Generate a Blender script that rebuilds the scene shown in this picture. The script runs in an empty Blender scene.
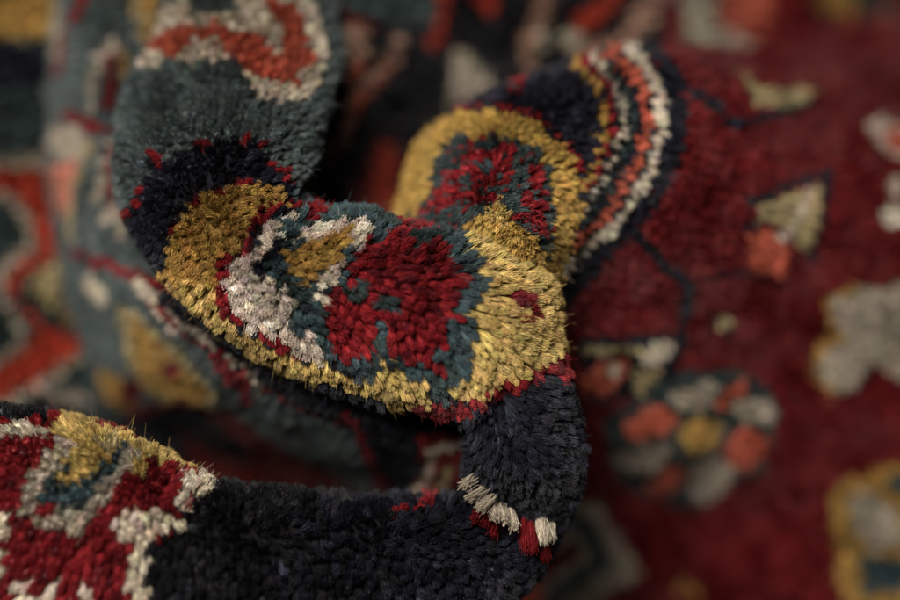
import bpy, math
import numpy as np

scene = bpy.context.scene
R = math.radians
# ------------------------------------------------------------------ camera
cd = bpy.data.cameras.new("camera")
cam = bpy.data.objects.new("camera", cd)
scene.collection.objects.link(cam)
cam.location = (0, -0.55736, 0.702)
cam.rotation_euler = (R(90 - 42), 0, 0)
cd.lens = 100.0
cd.sensor_width = 36.0
cd.clip_start = 0.01
cd.clip_end = 50.0
cd.dof.use_dof = True
cd.dof.focus_distance = 0.750 - 0.015
cd.dof.aperture_fstop = 2.2
cd.dof.aperture_blades = 0
scene.camera = cam
# ------------------------------------------------------------------- world
w = bpy.data.worlds.new("World")
scene.world = w
w.use_nodes = True
w.node_tree.nodes["Background"].inputs[0].default_value = (1.0, 0.95, 0.88, 1)
w.node_tree.nodes["Background"].inputs[1].default_value = 0.065
# ------------------------------------------------------------------- lamps
def area(name, loc, target, sx, sy, energy, col):
    ld = bpy.data.lights.new(name, 'AREA')
    ld.shape = 'RECTANGLE'
    ld.size, ld.size_y = sx, sy
    ld.energy = energy
    ld.color = col
    o = bpy.data.objects.new(name, ld)
    scene.collection.objects.link(o)
    o.location = loc
    from mathutils import Vector
    d = Vector(target) - Vector(loc)
    o.rotation_euler = d.to_track_quat('-Z', 'Y').to_euler()
    return o
FZ = 0.200156
area("window_light", (-0.21, -0.35, FZ + 0.77), (0.0, 0.0, FZ), 0.40, 0.40, 15.8, (1.0, 0.93, 0.82))
# ---------------------------------------------------------------- exposure
vs = scene.view_settings
vs.view_transform = 'Standard'
vs.look = 'None'
vs.exposure = 0.0
vs.gamma = 1.0
scene.cycles.max_bounces = 6
scene.cycles.diffuse_bounces = 3
scene.cycles.use_denoising = True
scene.cycles.denoising_prefilter = 'ACCURATE'
scene.cycles.denoising_input_passes = 'RGB_ALBEDO_NORMAL'

# --------------------------------------------------------------- materials
PAL = {
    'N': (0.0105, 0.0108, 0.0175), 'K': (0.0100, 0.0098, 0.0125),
    'T': (0.072, 0.092, 0.094), 'D': (0.027, 0.040, 0.042), 'B': (0.044, 0.070, 0.080),
    'Y': (0.42, 0.300, 0.105), 'O': (0.33, 0.195, 0.055), 'o': (0.36, 0.225, 0.058),
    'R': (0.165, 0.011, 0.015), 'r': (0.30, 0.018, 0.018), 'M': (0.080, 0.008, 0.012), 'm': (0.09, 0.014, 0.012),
    'F': (0.108, 0.008, 0.0100), 'C': (0.42, 0.095, 0.058), 'E': (0.34, 0.040, 0.022), 'P': (0.42, 0.16, 0.11),
    'W': (0.54, 0.465, 0.375), 'w': (0.54, 0.46, 0.39), 'G': (0.33, 0.285, 0.23), 'S': (0.30, 0.24, 0.13), 'p': (0.34, 0.20, 0.15),
}

def wool_material():
    m = bpy.data.materials.new("dyed wool")
    m.use_nodes = True
    nt = m.node_tree
    b = nt.nodes["Principled BSDF"]
    a = nt.nodes.new("ShaderNodeAttribute")
    a.attribute_name = "yarn"
    nt.links.new(a.outputs["Color"], b.inputs["Base Color"])
    b.inputs["Roughness"].default_value = 0.44
    b.inputs["Specular IOR Level"].default_value = 0.30
    b.inputs["Sheen Weight"].default_value = 0.0
    b.inputs["Sheen Roughness"].default_value = 0.4
    return m

def cloth_material():
    m = bpy.data.materials.new("woven foundation")
    m.use_nodes = True
    nt = m.node_tree
    b = nt.nodes["Principled BSDF"]
    at = nt.nodes.new("ShaderNodeAttribute")
    at.attribute_name = "yarn"
    tc = nt.nodes.new("ShaderNodeTexCoord")
    nz = nt.nodes.new("ShaderNodeTexNoise")
    nz.inputs["Scale"].default_value = 900
    nt.links.new(tc.outputs["Object"], nz.inputs["Vector"])
    mx = nt.nodes.new("ShaderNodeMix")
    mx.data_type = 'RGBA'
    mx.blend_type = 'MIX'
    nt.links.new(nz.outputs["Fac"], mx.inputs["Factor"])
    for s_ in mx.inputs:
        if s_.type == 'RGBA' and s_.name == 'A':
            nt.links.new(at.outputs["Color"], s_)
        if s_.type == 'RGBA' and s_.name == 'B':
            s_.default_value = (0.008, 0.007, 0.006, 1)
    for o_ in mx.outputs:
        if o_.type == 'RGBA':
            nt.links.new(o_, b.inputs["Base Color"])
    b.inputs["Roughness"].default_value = 0.95
    b.inputs["Specular IOR Level"].default_value = 0.0
    return m

WOOL = wool_material()
CLOTH = cloth_material()

# --------------------------------------------------------- cloth of the rug
def crspline(P, n):
    """Catmull-Rom through the rows of P (axis 0); n samples, uniform in the row index."""
    P = np.asarray(P, float)
    k = len(P)
    t = np.linspace(0, k - 1, n)
    i = np.minimum(t.astype(int), k - 2)
    f = (t - i).reshape((-1,) + (1,) * (P.ndim - 1))
    ext = np.concatenate([2 * P[:1] - P[1:2], P, 2 * P[-1:] - P[-2:-1]])
    a, b, c, d = ext[i], ext[i + 1], ext[i + 2], ext[i + 3]
    return 0.5 * (2 * b + (c - a) * f + (2 * a - 5 * b + 4 * c - d) * f ** 2 + (3 * b - a - 3 * c + d) * f ** 3)


def even(S):
    """Resample axis 0 of a dense grid so that its rows lie evenly along the cloth; returns grid, mean length."""
    seg = np.linalg.norm(np.diff(S, axis=0), axis=2)
    seg = np.sqrt((seg ** 2).mean(axis=1))
    cum = np.concatenate([[0], np.cumsum(seg)])
    return cum


def knot_grid(ctrl, pitch):
    """Control points -> grid of knot places, pitch apart on average in both directions."""
    G = np.asarray(ctrl, float)
    S = crspline(G, 260)
    S = np.swapaxes(crspline(np.swapaxes(S, 0, 1), 260), 0, 1)
    for ax in (0, 1):
        A = np.swapaxes(S, 0, ax)
        cum = even(A)
        n = max(4, int(round(cum[-1] / pitch)) + 1)
        w = np.interp(np.linspace(0, cum[-1], n), cum, np.arange(len(cum)))
        i = np.minimum(w.astype(int), len(cum) - 2)
        f = (w - i)[:, None, None]
        A = A[i] * (1 - f) + A[i + 1] * f
        S = np.swapaxes(A, 0, ax)
    return S


def frame(S, flip):
    """Tangents, normals and local spacing of a knot grid."""
    tu = np.gradient(S, axis=0)
    tv = np.gradient(S, axis=1)
    n = np.cross(tu, tv)
    for _ in range(2):          # smooth the normals a little, as a thick cloth would
        n = n / (np.linalg.norm(n, axis=2, keepdims=True) + 1e-12)
        m = n.copy()
        m[1:-1] += 0.5 * (n[2:] + n[:-2])
        m[:, 1:-1] += 0.5 * (n[:, 2:] + n[:, :-2])
        n = m
    n = n / (np.linalg.norm(n, axis=2, keepdims=True) + 1e-12) * flip
    area = np.linalg.norm(np.cross(tu, tv), axis=2)
    lu = np.linalg.norm(tu, axis=2, keepdims=True)
    lv = np.linalg.norm(tv, axis=2, keepdims=True)
    return tu / (lu + 1e-9), tv / (lv + 1e-9), n, area, lu[..., 0], lv[..., 0]


KEYS = 'NKTDBYOoRrMmFCEPWwGSp'      # the yarns, in the order the charts count them

def read_chart(rows):
    """The weaver's chart: one line per row of knots, as pairs (how many knots, which yarn)."""
    return np.array([[KEYS[r[i + 1]] for i in range(0, len(r), 2) for _ in range(r[i])] for r in rows])

def make_mesh(name, verts, quads, cols=None, mat=None, parent=None, smooth=True):
    me = bpy.data.meshes.new(name)
    nv, nq = len(verts), len(quads)
    me.vertices.add(nv)
    me.vertices.foreach_set("co", np.ascontiguousarray(verts, np.float32).ravel())
    me.loops.add(nq * 4)
    me.loops.foreach_set("vertex_index", np.ascontiguousarray(quads, np.int32).ravel())
    me.polygons.add(nq)
    me.polygons.foreach_set("loop_start", np.arange(0, nq * 4, 4, dtype=np.int32))
    me.polygons.foreach_set("loop_total", np.full(nq, 4, np.int32))
    me.polygons.foreach_set("use_smooth", np.full(nq, smooth, bool))
    me.update(calc_edges=True)
    if cols is not None:
        at = me.color_attributes.new("yarn", 'FLOAT_COLOR', 'POINT')
        c4 = np.ones((nv, 4), np.float32)
        c4[:, :3] = cols
        at.data.foreach_set("color", c4.ravel())
    me.materials.append(mat)
    o = bpy.data.objects.new(name, me)
    scene.collection.objects.link(o)
    if parent is not None:
        o.parent = parent
    return o

rng = np.random.default_rng(11)

def unit(v):
    return v / (np.linalg.norm(v, axis=-1, keepdims=True) + 1e-12)

def tuft_mesh(base, axis, tu, tv, length, foot, col, nf, thick, frizz, flare=1.12):
    """Cut yarn ends: each knot two plies, each ply a bundle of fibres (three-sided, bent once).
    All arguments but nf and thick hold one entry per knot."""
    K = len(base)
    k3 = lambda a: a[:, None, :]
    ply = np.where(np.arange(nf) % 2 == 0, -1.0, 1.0)[None, :]
    ang = rng.uniform(0, 2 * np.pi, (K, nf))
    rad = np.sqrt(rng.uniform(0, 1, (K, nf)))
    fu = foot[:, :1]; fv = foot[:, 1:]
    ox = rad * np.cos(ang) * fu * 0.38
    oy = rad * np.sin(ang) * fv * 0.24 + ply * fv * 0.15
    off0 = ox[..., None] * k3(tu) * 0.8 + oy[..., None] * k3(tv) * 0.8
    sx = ox * flare + rng.normal(0, 1, (K, nf)) * frizz[:, None] * 0.0011
    sy = oy * flare + rng.normal(0, 1, (K, nf)) * frizz[:, None] * 0.0011
    off2 = sx[..., None] * k3(tu) + sy[..., None] * k3(tv)
    ln = (length[:, None] * (1.0 - 0.05 * rad ** 2) * rng.normal(1.0, 0.045, (K, nf)))[..., None]
    p0 = k3(base) + off0
    p2 = k3(base) + off2 + k3(axis) * ln
    bend = rng.normal(0, 1, (K, nf, 3)) * (0.00025 + 0.0006 * frizz[:, None, None])
    p1 = k3(base) + 0.45 * off0 + 0.55 * off2 * 1.05 + k3(axis) * ln * 0.55 + bend
    d = unit(p2 - p0)
    s1 = unit(np.cross(d, k3(tu) + 0.01))
    s2 = np.cross(d, s1)
    stray = rng.uniform(0, 1, (K, nf)) < 0.007
    p2 = np.where(stray[..., None], p2 + rng.normal(0, 0.0016, (K, nf, 3)) + k3(axis) * 0.0012, p2)
    th = thick * np.where(stray, 0.4, 1.0) * rng.uniform(0.7, 1.35, (K, nf))
    rings = []
    for p, sc in ((p0, 1.15), (p1, 1.1), (p2, 0.75)):
        for q in range(3):
            a = q * 2.0944
            rings.append(p + (s1 * math.cos(a) + s2 * math.sin(a)) * (th * sc)[..., None])
    V = np.stack(rings, axis=2).reshape(-1, 3)             # K*nf*9
    n = K * nf
    b = (np.arange(n) * 9)[:, None, None]
    F = []
    for r in range(2):
        for q in range(3):
            F.append([r * 3 + q, r * 3 + (q + 1) % 3, r * 3 + 3 + (q + 1) % 3, r * 3 + 3 + q])
    Q = (b + np.array(F)[None]).reshape(-1, 4)
    c = k3(col) * rng.lognormal(0, 0.26, (K, nf, 1))
    Cc = np.repeat(c.reshape(-1, 3), 9, axis=0)
    return V, Q, np.clip(Cc, 0, 0.9)

def core_mesh(base, axis, tu, tv, length, foot, col):
    """The packed inside of each tuft, six-sided, so that no light leaks through it."""
    K = len(base)
    rings = []
    for h, sc in ((0.0, 0.34), (0.5, 0.30), (0.70, 0.24), (0.76, 0.05)):
        for q in range(6):
            a = q * math.pi / 3
            rings.append(base + axis * (length * h)[:, None]
                         + tu * (foot[:, :1] * sc * math.cos(a)) + tv * (foot[:, 1:] * sc * math.sin(a)))
    V = np.stack(rings, axis=1).reshape(-1, 3)
    F = []
    for r in range(3):
        for q in range(6):
            F.append([r * 6 + q, r * 6 + (q + 1) % 6, r * 6 + 6 + (q + 1) % 6, r * 6 + 6 + q])
    Q = ((np.arange(K) * 24)[:, None, None] + np.array(F)[None]).reshape(-1, 4)
    Cc = np.repeat(col, 24, axis=0)
    return V, Q, Cc

def smooth_noise(shape, step, amp):
    """Slow random drift over the knots (how the nap lies, how the dye took)."""
    h, w_ = shape
    g = rng.normal(0, amp, (max(4, h // step + 2), max(4, w_ // step + 2)))
    a = crspline(g, h)
    return crspline(a.T, w_).T

FRIZZ = {'w': 2.2, 'W': 1.2, 'O': 1.6, 'N': 1.1, 'K': 1.2, 'D': 1.6, 'B': 1.4, 'Y': 0.7, 'R': 0.9}

def sew(S, sh, chart, mask, name, label, parent):
    """One stretch of the rug: its woven foundation (a part) and the pile knotted on it (its sub-part)."""
    tu, tv, n, area_, lu, lv = frame(S, sh['flip'])
    L = sh['length']
    h, wd = S.shape[:2]
    trim = np.interp(np.linspace(0, 1, h), np.linspace(0, 1, len(sh['trim'])), sh['trim'])[:, None]
    nap = np.array(sh['nap'], float)
    nap = np.stack([np.interp(np.linspace(0, 1, h), np.linspace(0, 1, len(nap)), nap[:, i]) for i in range(3)], -1)[:, None]
    ax0 = unit(n + nap)
    deep = L * trim * 0.92 + smooth_noise((h, wd), 4, 0.0006) + smooth_noise((h, wd), 13, sh['relief'])
    G = S - ax0 * deep[..., None]               # roots: the tips then end where the chart means them to
    idx = np.arange(h * wd).reshape(h, wd)
    quads = np.stack([idx[:-1, :-1], idx[1:, :-1], idx[1:, 1:], idx[:-1, 1:]], -1)
    qm = mask[:-1, :-1] & mask[1:, :-1] & mask[1:, 1:] & mask[:-1, 1:]
    quads = quads[qm]
    used = np.unique(quads)
    re = np.full(h * wd, -1); re[used] = np.arange(len(used))
    dye = np.array([PAL[c] for c in chart.ravel()])[used]     # the knots show their dye right down to the weave
    cloth = make_mesh(name, G.reshape(-1, 3)[used], re[quads], dye, CLOTH, parent)
    if label:
        cloth['label'] = label
    pitch = sh['pitch']
    keep = mask & (rng.uniform(0, 1, (h, wd)) < np.clip(area_ / pitch ** 2 * 1.6, 0.25, 1.0))
    k = keep.ravel()
    drift1, drift2 = smooth_noise((h, wd), 5, sh['drift']), smooth_noise((h, wd), 5, sh['drift'])
    fine1, fine2 = smooth_noise((h, wd), 2, 0.10), smooth_noise((h, wd), 2, 0.10)
    lean = tu * (drift1 + fine1)[..., None] + tv * (drift2 + fine2)[..., None] + nap
    lean = lean + rng.normal(0, sh['wob'], lean.shape)
    axis = unit(n + lean)
    base = G + (tu * (rng.normal(0, 0.17, (h, wd, 1)) * pitch) + tv * (rng.normal(0, 0.17, (h, wd, 1)) * pitch))
    col = np.array([PAL[c] for c in chart.ravel()]).reshape(h, wd, 3)
    tone = np.exp(rng.normal(0, 0.20, (h, wd, 1)) + smooth_noise((h, wd), 7, 0.10)[..., None])
    dark = np.isin(chart, ['N', 'K'])[..., None]
    tone = tone * np.exp(np.where(dark, rng.normal(0.05, 0.38, (h, wd, 1)), 0.0))     # old indigo takes unevenly
    col = col * tone * np.exp(rng.normal(0, 0.04, (h, wd, 3)))
    length = L * trim * np.exp(rng.normal(0, 0.07, (h, wd)))
    foot = np.stack([np.clip(lu, 0.6 * pitch, 1.7 * pitch), np.clip(lv, 0.6 * pitch, 1.7 * pitch)], -1) * (0.90 / trim[..., None] ** 0.9) * np.exp(rng.normal(0, 0.10, (h, wd, 1)))
    fz = np.array([FRIZZ.get(c, 1.0) for c in chart.ravel()]) * sh['frizz']
    f = lambda a: a.reshape(h * wd, -1)[k]
    args = (f(base), f(axis), f(tu), f(tv), f(length)[:, 0], f(foot), f(col))
    V1, Q1, C1 = tuft_mesh(*args, sh['fibres'], sh['thick'], fz[k])
    V2, Q2, C2 = core_mesh(*args)
    pile = make_mesh("pile", np.concatenate([V1, V2]), np.concatenate([Q1, Q2 + len(V1)]),
                     np.concatenate([C1, C2]), WOOL, cloth)
    pile['kind'] = "stuff"
    return cloth

SHEETS = [
    dict(key='rolled_border', pitch=0.0027, length=0.0056, fibres=46, thick=0.00011, flip=1, nap=[(0.1, -0.5, 0.1), (0.1, -0.5, 0.1), (0.1, -0.4, 0.0), (0.1, -0.3, -0.1), (0.2, -0.18, -0.2), (0.4, -0.1, -0.3), (0.55, -0.05, -0.4), (0.5, -0.05, -0.42), (0.25, -0.1, -0.35), (0, -0.2, -0.3), (-0.2, -0.2, -0.25), (-0.3, -0.2, -0.25), (-0.3, -0.2, -0.25), (-0.3, -0.2, -0.2)], frizz=0.2, trim=[0.8, 0.82, 0.84, 0.86, 0.9, 0.96, 1.02, 1.0, 0.95, 0.95, 0.9, 0.85, 0.75, 0.7], drift=0.13, wob=0.1, relief=0.0005,
         ctrl=[
             [(-0.0718, 0.173, 0.2342), (-0.0843, 0.169, 0.2364), (-0.0921, 0.1614, 0.2409), (-0.0945, 0.1519, 0.2469), (-0.0926, 0.1404, 0.2543), (-0.0872, 0.1316, 0.2601), (-0.0789, 0.1255, 0.2642), (-0.0697, 0.1226, 0.2664), (-0.06, 0.1222, 0.267), (-0.0508, 0.1245, 0.2658), (-0.0433, 0.1293, 0.263), (-0.0378, 0.1371, 0.2583), (-0.0363, 0.1482, 0.2512), (-0.0397, 0.1605, 0.2433), (-0.0502, 0.1696, 0.2371), (-0.0634, 0.1731, 0.2344)],
             [(-0.0713, 0.1313, 0.2178), (-0.0833, 0.1277, 0.22), (-0.0908, 0.1208, 0.2245), (-0.0931, 0.1123, 0.2304), (-0.0913, 0.1019, 0.2377), (-0.0862, 0.094, 0.2434), (-0.0782, 0.0886, 0.2475), (-0.0694, 0.0859, 0.2497), (-0.0601, 0.0856, 0.2502), (-0.0513, 0.0877, 0.2491), (-0.0441, 0.092, 0.2463), (-0.0389, 0.099, 0.2416), (-0.0375, 0.1091, 0.2346), (-0.0407, 0.1201, 0.2268), (-0.0507, 0.1283, 0.2207), (-0.0634, 0.1315, 0.218)],
             [(-0.075, 0.1018, 0.2105), (-0.0897, 0.0978, 0.2122), (-0.0989, 0.0908, 0.2165), (-0.1019, 0.0823, 0.2225), (-0.0999, 0.0722, 0.2301), (-0.0937, 0.0646, 0.2362), (-0.084, 0.0596, 0.2408), (-0.0733, 0.0573, 0.2434), (-0.0619, 0.0574, 0.2443), (-0.0512, 0.0598, 0.2435), (-0.0422, 0.0643, 0.241), (-0.0358, 0.0714, 0.2363), (-0.0339, 0.0813, 0.2292), (-0.0377, 0.092, 0.2209), (-0.0497, 0.0997, 0.2143), (-0.0652, 0.1023, 0.211)],
             [(-0.0776, 0.0731, 0.2069), (-0.092, 0.0689, 0.2085), (-0.101, 0.0619, 0.2128), (-0.1038, 0.0535, 0.2189), (-0.1017, 0.0437, 0.2268), (-0.0956, 0.0363, 0.2332), (-0.0861, 0.0315, 0.238), (-0.0755, 0.0295, 0.2408), (-0.0644, 0.0297, 0.2419), (-0.0539, 0.0322, 0.2412), (-0.0451, 0.0367, 0.2388), (-0.0389, 0.0438, 0.2341), (-0.0371, 0.0535, 0.2267), (-0.0409, 0.064, 0.2182), (-0.0528, 0.0713, 0.2112), (-0.068, 0.0737, 0.2076)],
             [(-0.0783, 0.0525, 0.2005), (-0.0913, 0.0476, 0.201), (-0.0994, 0.0404, 0.2047), (-0.1019, 0.0322, 0.2105), (-0.0999, 0.0229, 0.2183), (-0.0943, 0.0163, 0.225), (-0.0856, 0.0123, 0.2303), (-0.076, 0.0111, 0.2338), (-0.0659, 0.012, 0.2357), (-0.0564, 0.015, 0.2358), (-0.0486, 0.0199, 0.2339), (-0.043, 0.027, 0.2298), (-0.0415, 0.0365, 0.2227), (-0.045, 0.0462, 0.2141), (-0.0559, 0.0524, 0.2064), (-0.0697, 0.0537, 0.2018)],
             [(-0.0728, 0.0351, 0.1961), (-0.0828, 0.029, 0.1948), (-0.089, 0.0213, 0.1971), (-0.0908, 0.0134, 0.2021), (-0.0892, 0.005, 0.2096), (-0.0848, -0.0004, 0.2165), (-0.078, -0.003, 0.2227), (-0.0705, -0.003, 0.2272), (-0.0627, -0.0009, 0.2304), (-0.0553, 0.0031, 0.2317), (-0.0493, 0.0086, 0.2311), (-0.0451, 0.0159, 0.228), (-0.044, 0.0248, 0.2217), (-0.0469, 0.0333, 0.2132), (-0.0554, 0.0378, 0.2046), (-0.0661, 0.0373, 0.1985)],
             [(-0.0598, 0.0235, 0.1907), (-0.0684, 0.0156, 0.1872), (-0.0736, 0.007, 0.188), (-0.0753, -0.001, 0.1923), (-0.0739, -0.0088, 0.1998), (-0.0702, -0.0133, 0.2073), (-0.0645, -0.0145, 0.2146), (-0.0581, -0.0131, 0.2206), (-0.0514, -0.0096, 0.2252), (-0.0452, -0.0043, 0.2281), (-0.04, 0.0021, 0.2289), (-0.0363, 0.01, 0.2269), (-0.0354, 0.0189, 0.2211), (-0.0378, 0.0266, 0.2125), (-0.045, 0.0293, 0.2025), (-0.0541, 0.0268, 0.1944)],
             [(-0.0414, 0.0157, 0.1865), (-0.0483, 0.0062, 0.181), (-0.0526, -0.0033, 0.1804), (-0.054, -0.0114, 0.184), (-0.0531, -0.0188, 0.1914), (-0.0502, -0.0223, 0.1994), (-0.0456, -0.0222, 0.2078), (-0.0406, -0.0195, 0.215), (-0.0352, -0.0146, 0.2212), (-0.0302, -0.0081, 0.2255), (-0.026, -0.0007, 0.2276), (-0.023, 0.0078, 0.2267), (-0.0221, 0.0165, 0.2215), (-0.024, 0.0235, 0.2128), (-0.0297, 0.0246, 0.2014), (-0.0369, 0.0202, 0.1915)],
             [(-0.0223, 0.0106, 0.1809), (-0.0265, 0.0001, 0.1745), (-0.0291, -0.0103, 0.1733), (-0.03, -0.0188, 0.177), (-0.0294, -0.0264, 0.1848), (-0.0277, -0.0297, 0.1935), (-0.025, -0.0293, 0.2027), (-0.0219, -0.0259, 0.2108), (-0.0187, -0.0203, 0.2178), (-0.0157, -0.0131, 0.2229), (-0.0131, -0.005, 0.2254), (-0.0113, 0.0041, 0.2248), (-0.0108, 0.0134, 0.2195), (-0.0118, 0.0205, 0.2101), (-0.0152, 0.021, 0.1977), (-0.0196, 0.0157, 0.1866)],
             [(-0.0013, 0.0066, 0.1779), (-0.0053, -0.0039, 0.1715), (-0.0079, -0.0142, 0.1704), (-0.0089, -0.0228, 0.1741), (-0.0087, -0.0302, 0.182), (-0.0073, -0.0336, 0.1907), (-0.0049, -0.0331, 0.2), (-0.0021, -0.0297, 0.2081), (0.0009, -0.0241, 0.215), (0.0038, -0.0169, 0.2201), (0.0063, -0.0088, 0.2226), (0.0082, 0.0002, 0.2219), (0.009, 0.0094, 0.2166), (0.0082, 0.0165, 0.2072), (0.0053, 0.017, 0.1948), (0.0013, 0.0117, 0.1836)],
             [(0.0135, 0.0016, 0.1738), (0.0069, -0.0074, 0.1687), (0.0026, -0.0163, 0.1682), (0.0007, -0.024, 0.1719), (0.0009, -0.0308, 0.1791), (0.003, -0.0341, 0.1869), (0.0068, -0.034, 0.1949), (0.0113, -0.0314, 0.2019), (0.0161, -0.0267, 0.2077), (0.0209, -0.0206, 0.2118), (0.025, -0.0136, 0.2137), (0.0282, -0.0057, 0.2126), (0.0296, 0.0026, 0.2075), (0.0286, 0.0091, 0.1989), (0.024, 0.01, 0.188), (0.0176, 0.0058, 0.1785)],
             [(0.0175, -0.0055, 0.1659), (0.0105, -0.0115, 0.1637), (0.0058, -0.0182, 0.1649), (0.0038, -0.0245, 0.1689), (0.0039, -0.0307, 0.1754), (0.0062, -0.0344, 0.1817), (0.0102, -0.0355, 0.1877), (0.015, -0.0346, 0.1924), (0.0202, -0.0319, 0.196), (0.0254, -0.0279, 0.198), (0.0298, -0.0229, 0.1982), (0.0332, -0.0167, 0.196), (0.0348, -0.0098, 0.1908), (0.0337, -0.0036, 0.1833), (0.0287, -0.0012, 0.1751), (0.0219, -0.003, 0.1687)],
             [(0.0198, -0.0129, 0.1562), (0.0118, -0.0161, 0.157), (0.0064, -0.021, 0.1603), (0.0041, -0.0264, 0.1652), (0.0043, -0.0328, 0.1716), (0.0068, -0.0373, 0.177), (0.0115, -0.04, 0.1812), (0.017, -0.041, 0.1838), (0.023, -0.0404, 0.185), (0.0289, -0.0385, 0.1847), (0.0339, -0.0352, 0.183), (0.0379, -0.0304, 0.1793), (0.0396, -0.0241, 0.1734), (0.0384, -0.0175, 0.1664), (0.0327, -0.0132, 0.1603), (0.0249, -0.0122, 0.157)],
             [(0.0199, -0.0211, 0.1471), (0.0117, -0.0224, 0.1498), (0.0061, -0.0259, 0.1542), (0.0038, -0.0306, 0.1594), (0.004, -0.0365, 0.1655), (0.0066, -0.0414, 0.1701), (0.0114, -0.0449, 0.173), (0.0171, -0.047, 0.1741), (0.0232, -0.0477, 0.1739), (0.0293, -0.0471, 0.1723), (0.0345, -0.0451, 0.1694), (0.0385, -0.0415, 0.1649), (0.0403, -0.0358, 0.1589), (0.039, -0.0294, 0.1524), (0.0331, -0.0241, 0.1479), (0.0251, -0.0215, 0.1466)],
             [(0.0171, -0.0324, 0.1448), (0.0103, -0.0314, 0.1482), (0.0057, -0.032, 0.1518), (0.0038, -0.034, 0.1551), (0.0039, -0.0372, 0.1583), (0.0062, -0.0403, 0.1601), (0.0103, -0.0432, 0.1604), (0.0151, -0.0455, 0.1597), (0.0203, -0.0472, 0.1581), (0.0254, -0.0482, 0.1558), (0.0297, -0.0482, 0.1531), (0.033, -0.0471, 0.1498), (0.0343, -0.0445, 0.1462), (0.0331, -0.0408, 0.1432), (0.0281, -0.0368, 0.1422), (0.0214, -0.0337, 0.1434)],
             [(0.01, -0.034, 0.1342), (0.0042, -0.0314, 0.1404), (0.0003, -0.0317, 0.1466), (-0.0014, -0.0343, 0.1519), (-0.0012, -0.0391, 0.1566), (0.0007, -0.0441, 0.1589), (0.0042, -0.049, 0.1589), (0.0083, -0.0531, 0.157), (0.0127, -0.0564, 0.1538), (0.017, -0.0586, 0.1496), (0.0207, -0.0593, 0.1447), (0.0236, -0.0582, 0.1392), (0.0247, -0.0545, 0.1336), (0.0237, -0.0489, 0.1291), (0.0195, -0.0421, 0.1285), (0.0137, -0.0366, 0.1313)],
             [(-0.0072, -0.0359, 0.1246), (-0.0113, -0.0314, 0.1346), (-0.014, -0.0312, 0.1443), (-0.015, -0.0349, 0.1523), (-0.0147, -0.0419, 0.1593), (-0.0132, -0.0494, 0.1624), (-0.0107, -0.0571, 0.1618), (-0.0077, -0.0636, 0.1586), (-0.0046, -0.069, 0.1533), (-0.0016, -0.0727, 0.1464), (0.001, -0.0743, 0.1388), (0.0029, -0.0731, 0.1303), (0.0036, -0.068, 0.1217), (0.0028, -0.0596, 0.1151), (-0.0004, -0.0492, 0.1147), (-0.0045, -0.0403, 0.1198)],
             [(-0.0381, -0.0382, 0.1192), (-0.0406, -0.0318, 0.1321), (-0.042, -0.0309, 0.1443), (-0.0422, -0.035, 0.154), (-0.0415, -0.0433, 0.1623), (-0.0401, -0.0525, 0.1656), (-0.0382, -0.0621, 0.1643), (-0.0362, -0.0704, 0.1599), (-0.0342, -0.0775, 0.1528), (-0.0323, -0.0825, 0.144), (-0.0309, -0.085, 0.1343), (-0.03, -0.0841, 0.1237), (-0.03, -0.0783, 0.1132), (-0.0311, -0.0684, 0.1055), (-0.0335, -0.0555, 0.1058), (-0.0364, -0.0439, 0.1128)],
             [(-0.0729, -0.0377, 0.1198), (-0.0725, -0.0307, 0.1342), (-0.0717, -0.03, 0.148), (-0.0707, -0.0348, 0.1591), (-0.0694, -0.0445, 0.1685), (-0.0684, -0.0549, 0.1725), (-0.0677, -0.0657, 0.1714), (-0.0674, -0.075, 0.1665), (-0.0673, -0.0828, 0.1588), (-0.0675, -0.0883, 0.149), (-0.0681, -0.0908, 0.1382), (-0.0689, -0.0895, 0.1262), (-0.0701, -0.0828, 0.1141), (-0.0715, -0.0715, 0.1051), (-0.0725, -0.057, 0.105), (-0.0729, -0.0441, 0.1127)],
             [(-0.1042, -0.0325, 0.1256), (-0.0996, -0.0237, 0.1424), (-0.0957, -0.0222, 0.1579), (-0.0931, -0.0272, 0.17), (-0.0914, -0.0377, 0.1799), (-0.0913, -0.0494, 0.1835), (-0.0927, -0.0617, 0.1814), (-0.0949, -0.0724, 0.1753), (-0.0977, -0.0817, 0.166), (-0.101, -0.0884, 0.1546), (-0.1042, -0.0918, 0.1422), (-0.1074, -0.0911, 0.1288), (-0.1101, -0.0841, 0.1157), (-0.1115, -0.0718, 0.1064), (-0.1102, -0.0552, 0.1074), (-0.1068, -0.0402, 0.1171)],
             [(-0.1334, -0.0286, 0.1269), (-0.1265, -0.0189, 0.1447), (-0.121, -0.0168, 0.1609), (-0.1174, -0.0215, 0.1733), (-0.1154, -0.0322, 0.183), (-0.1156, -0.0442, 0.1862), (-0.1178, -0.0572, 0.1834), (-0.1213, -0.0686, 0.1766), (-0.1256, -0.0785, 0.1665), (-0.1304, -0.086, 0.1543), (-0.1351, -0.09, 0.1413), (-0.1396, -0.0896, 0.1274), (-0.1432, -0.0828, 0.1141), (-0.1449, -0.0703, 0.105), (-0.1425, -0.053, 0.1069), (-0.1373, -0.0369, 0.1177)],
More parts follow.
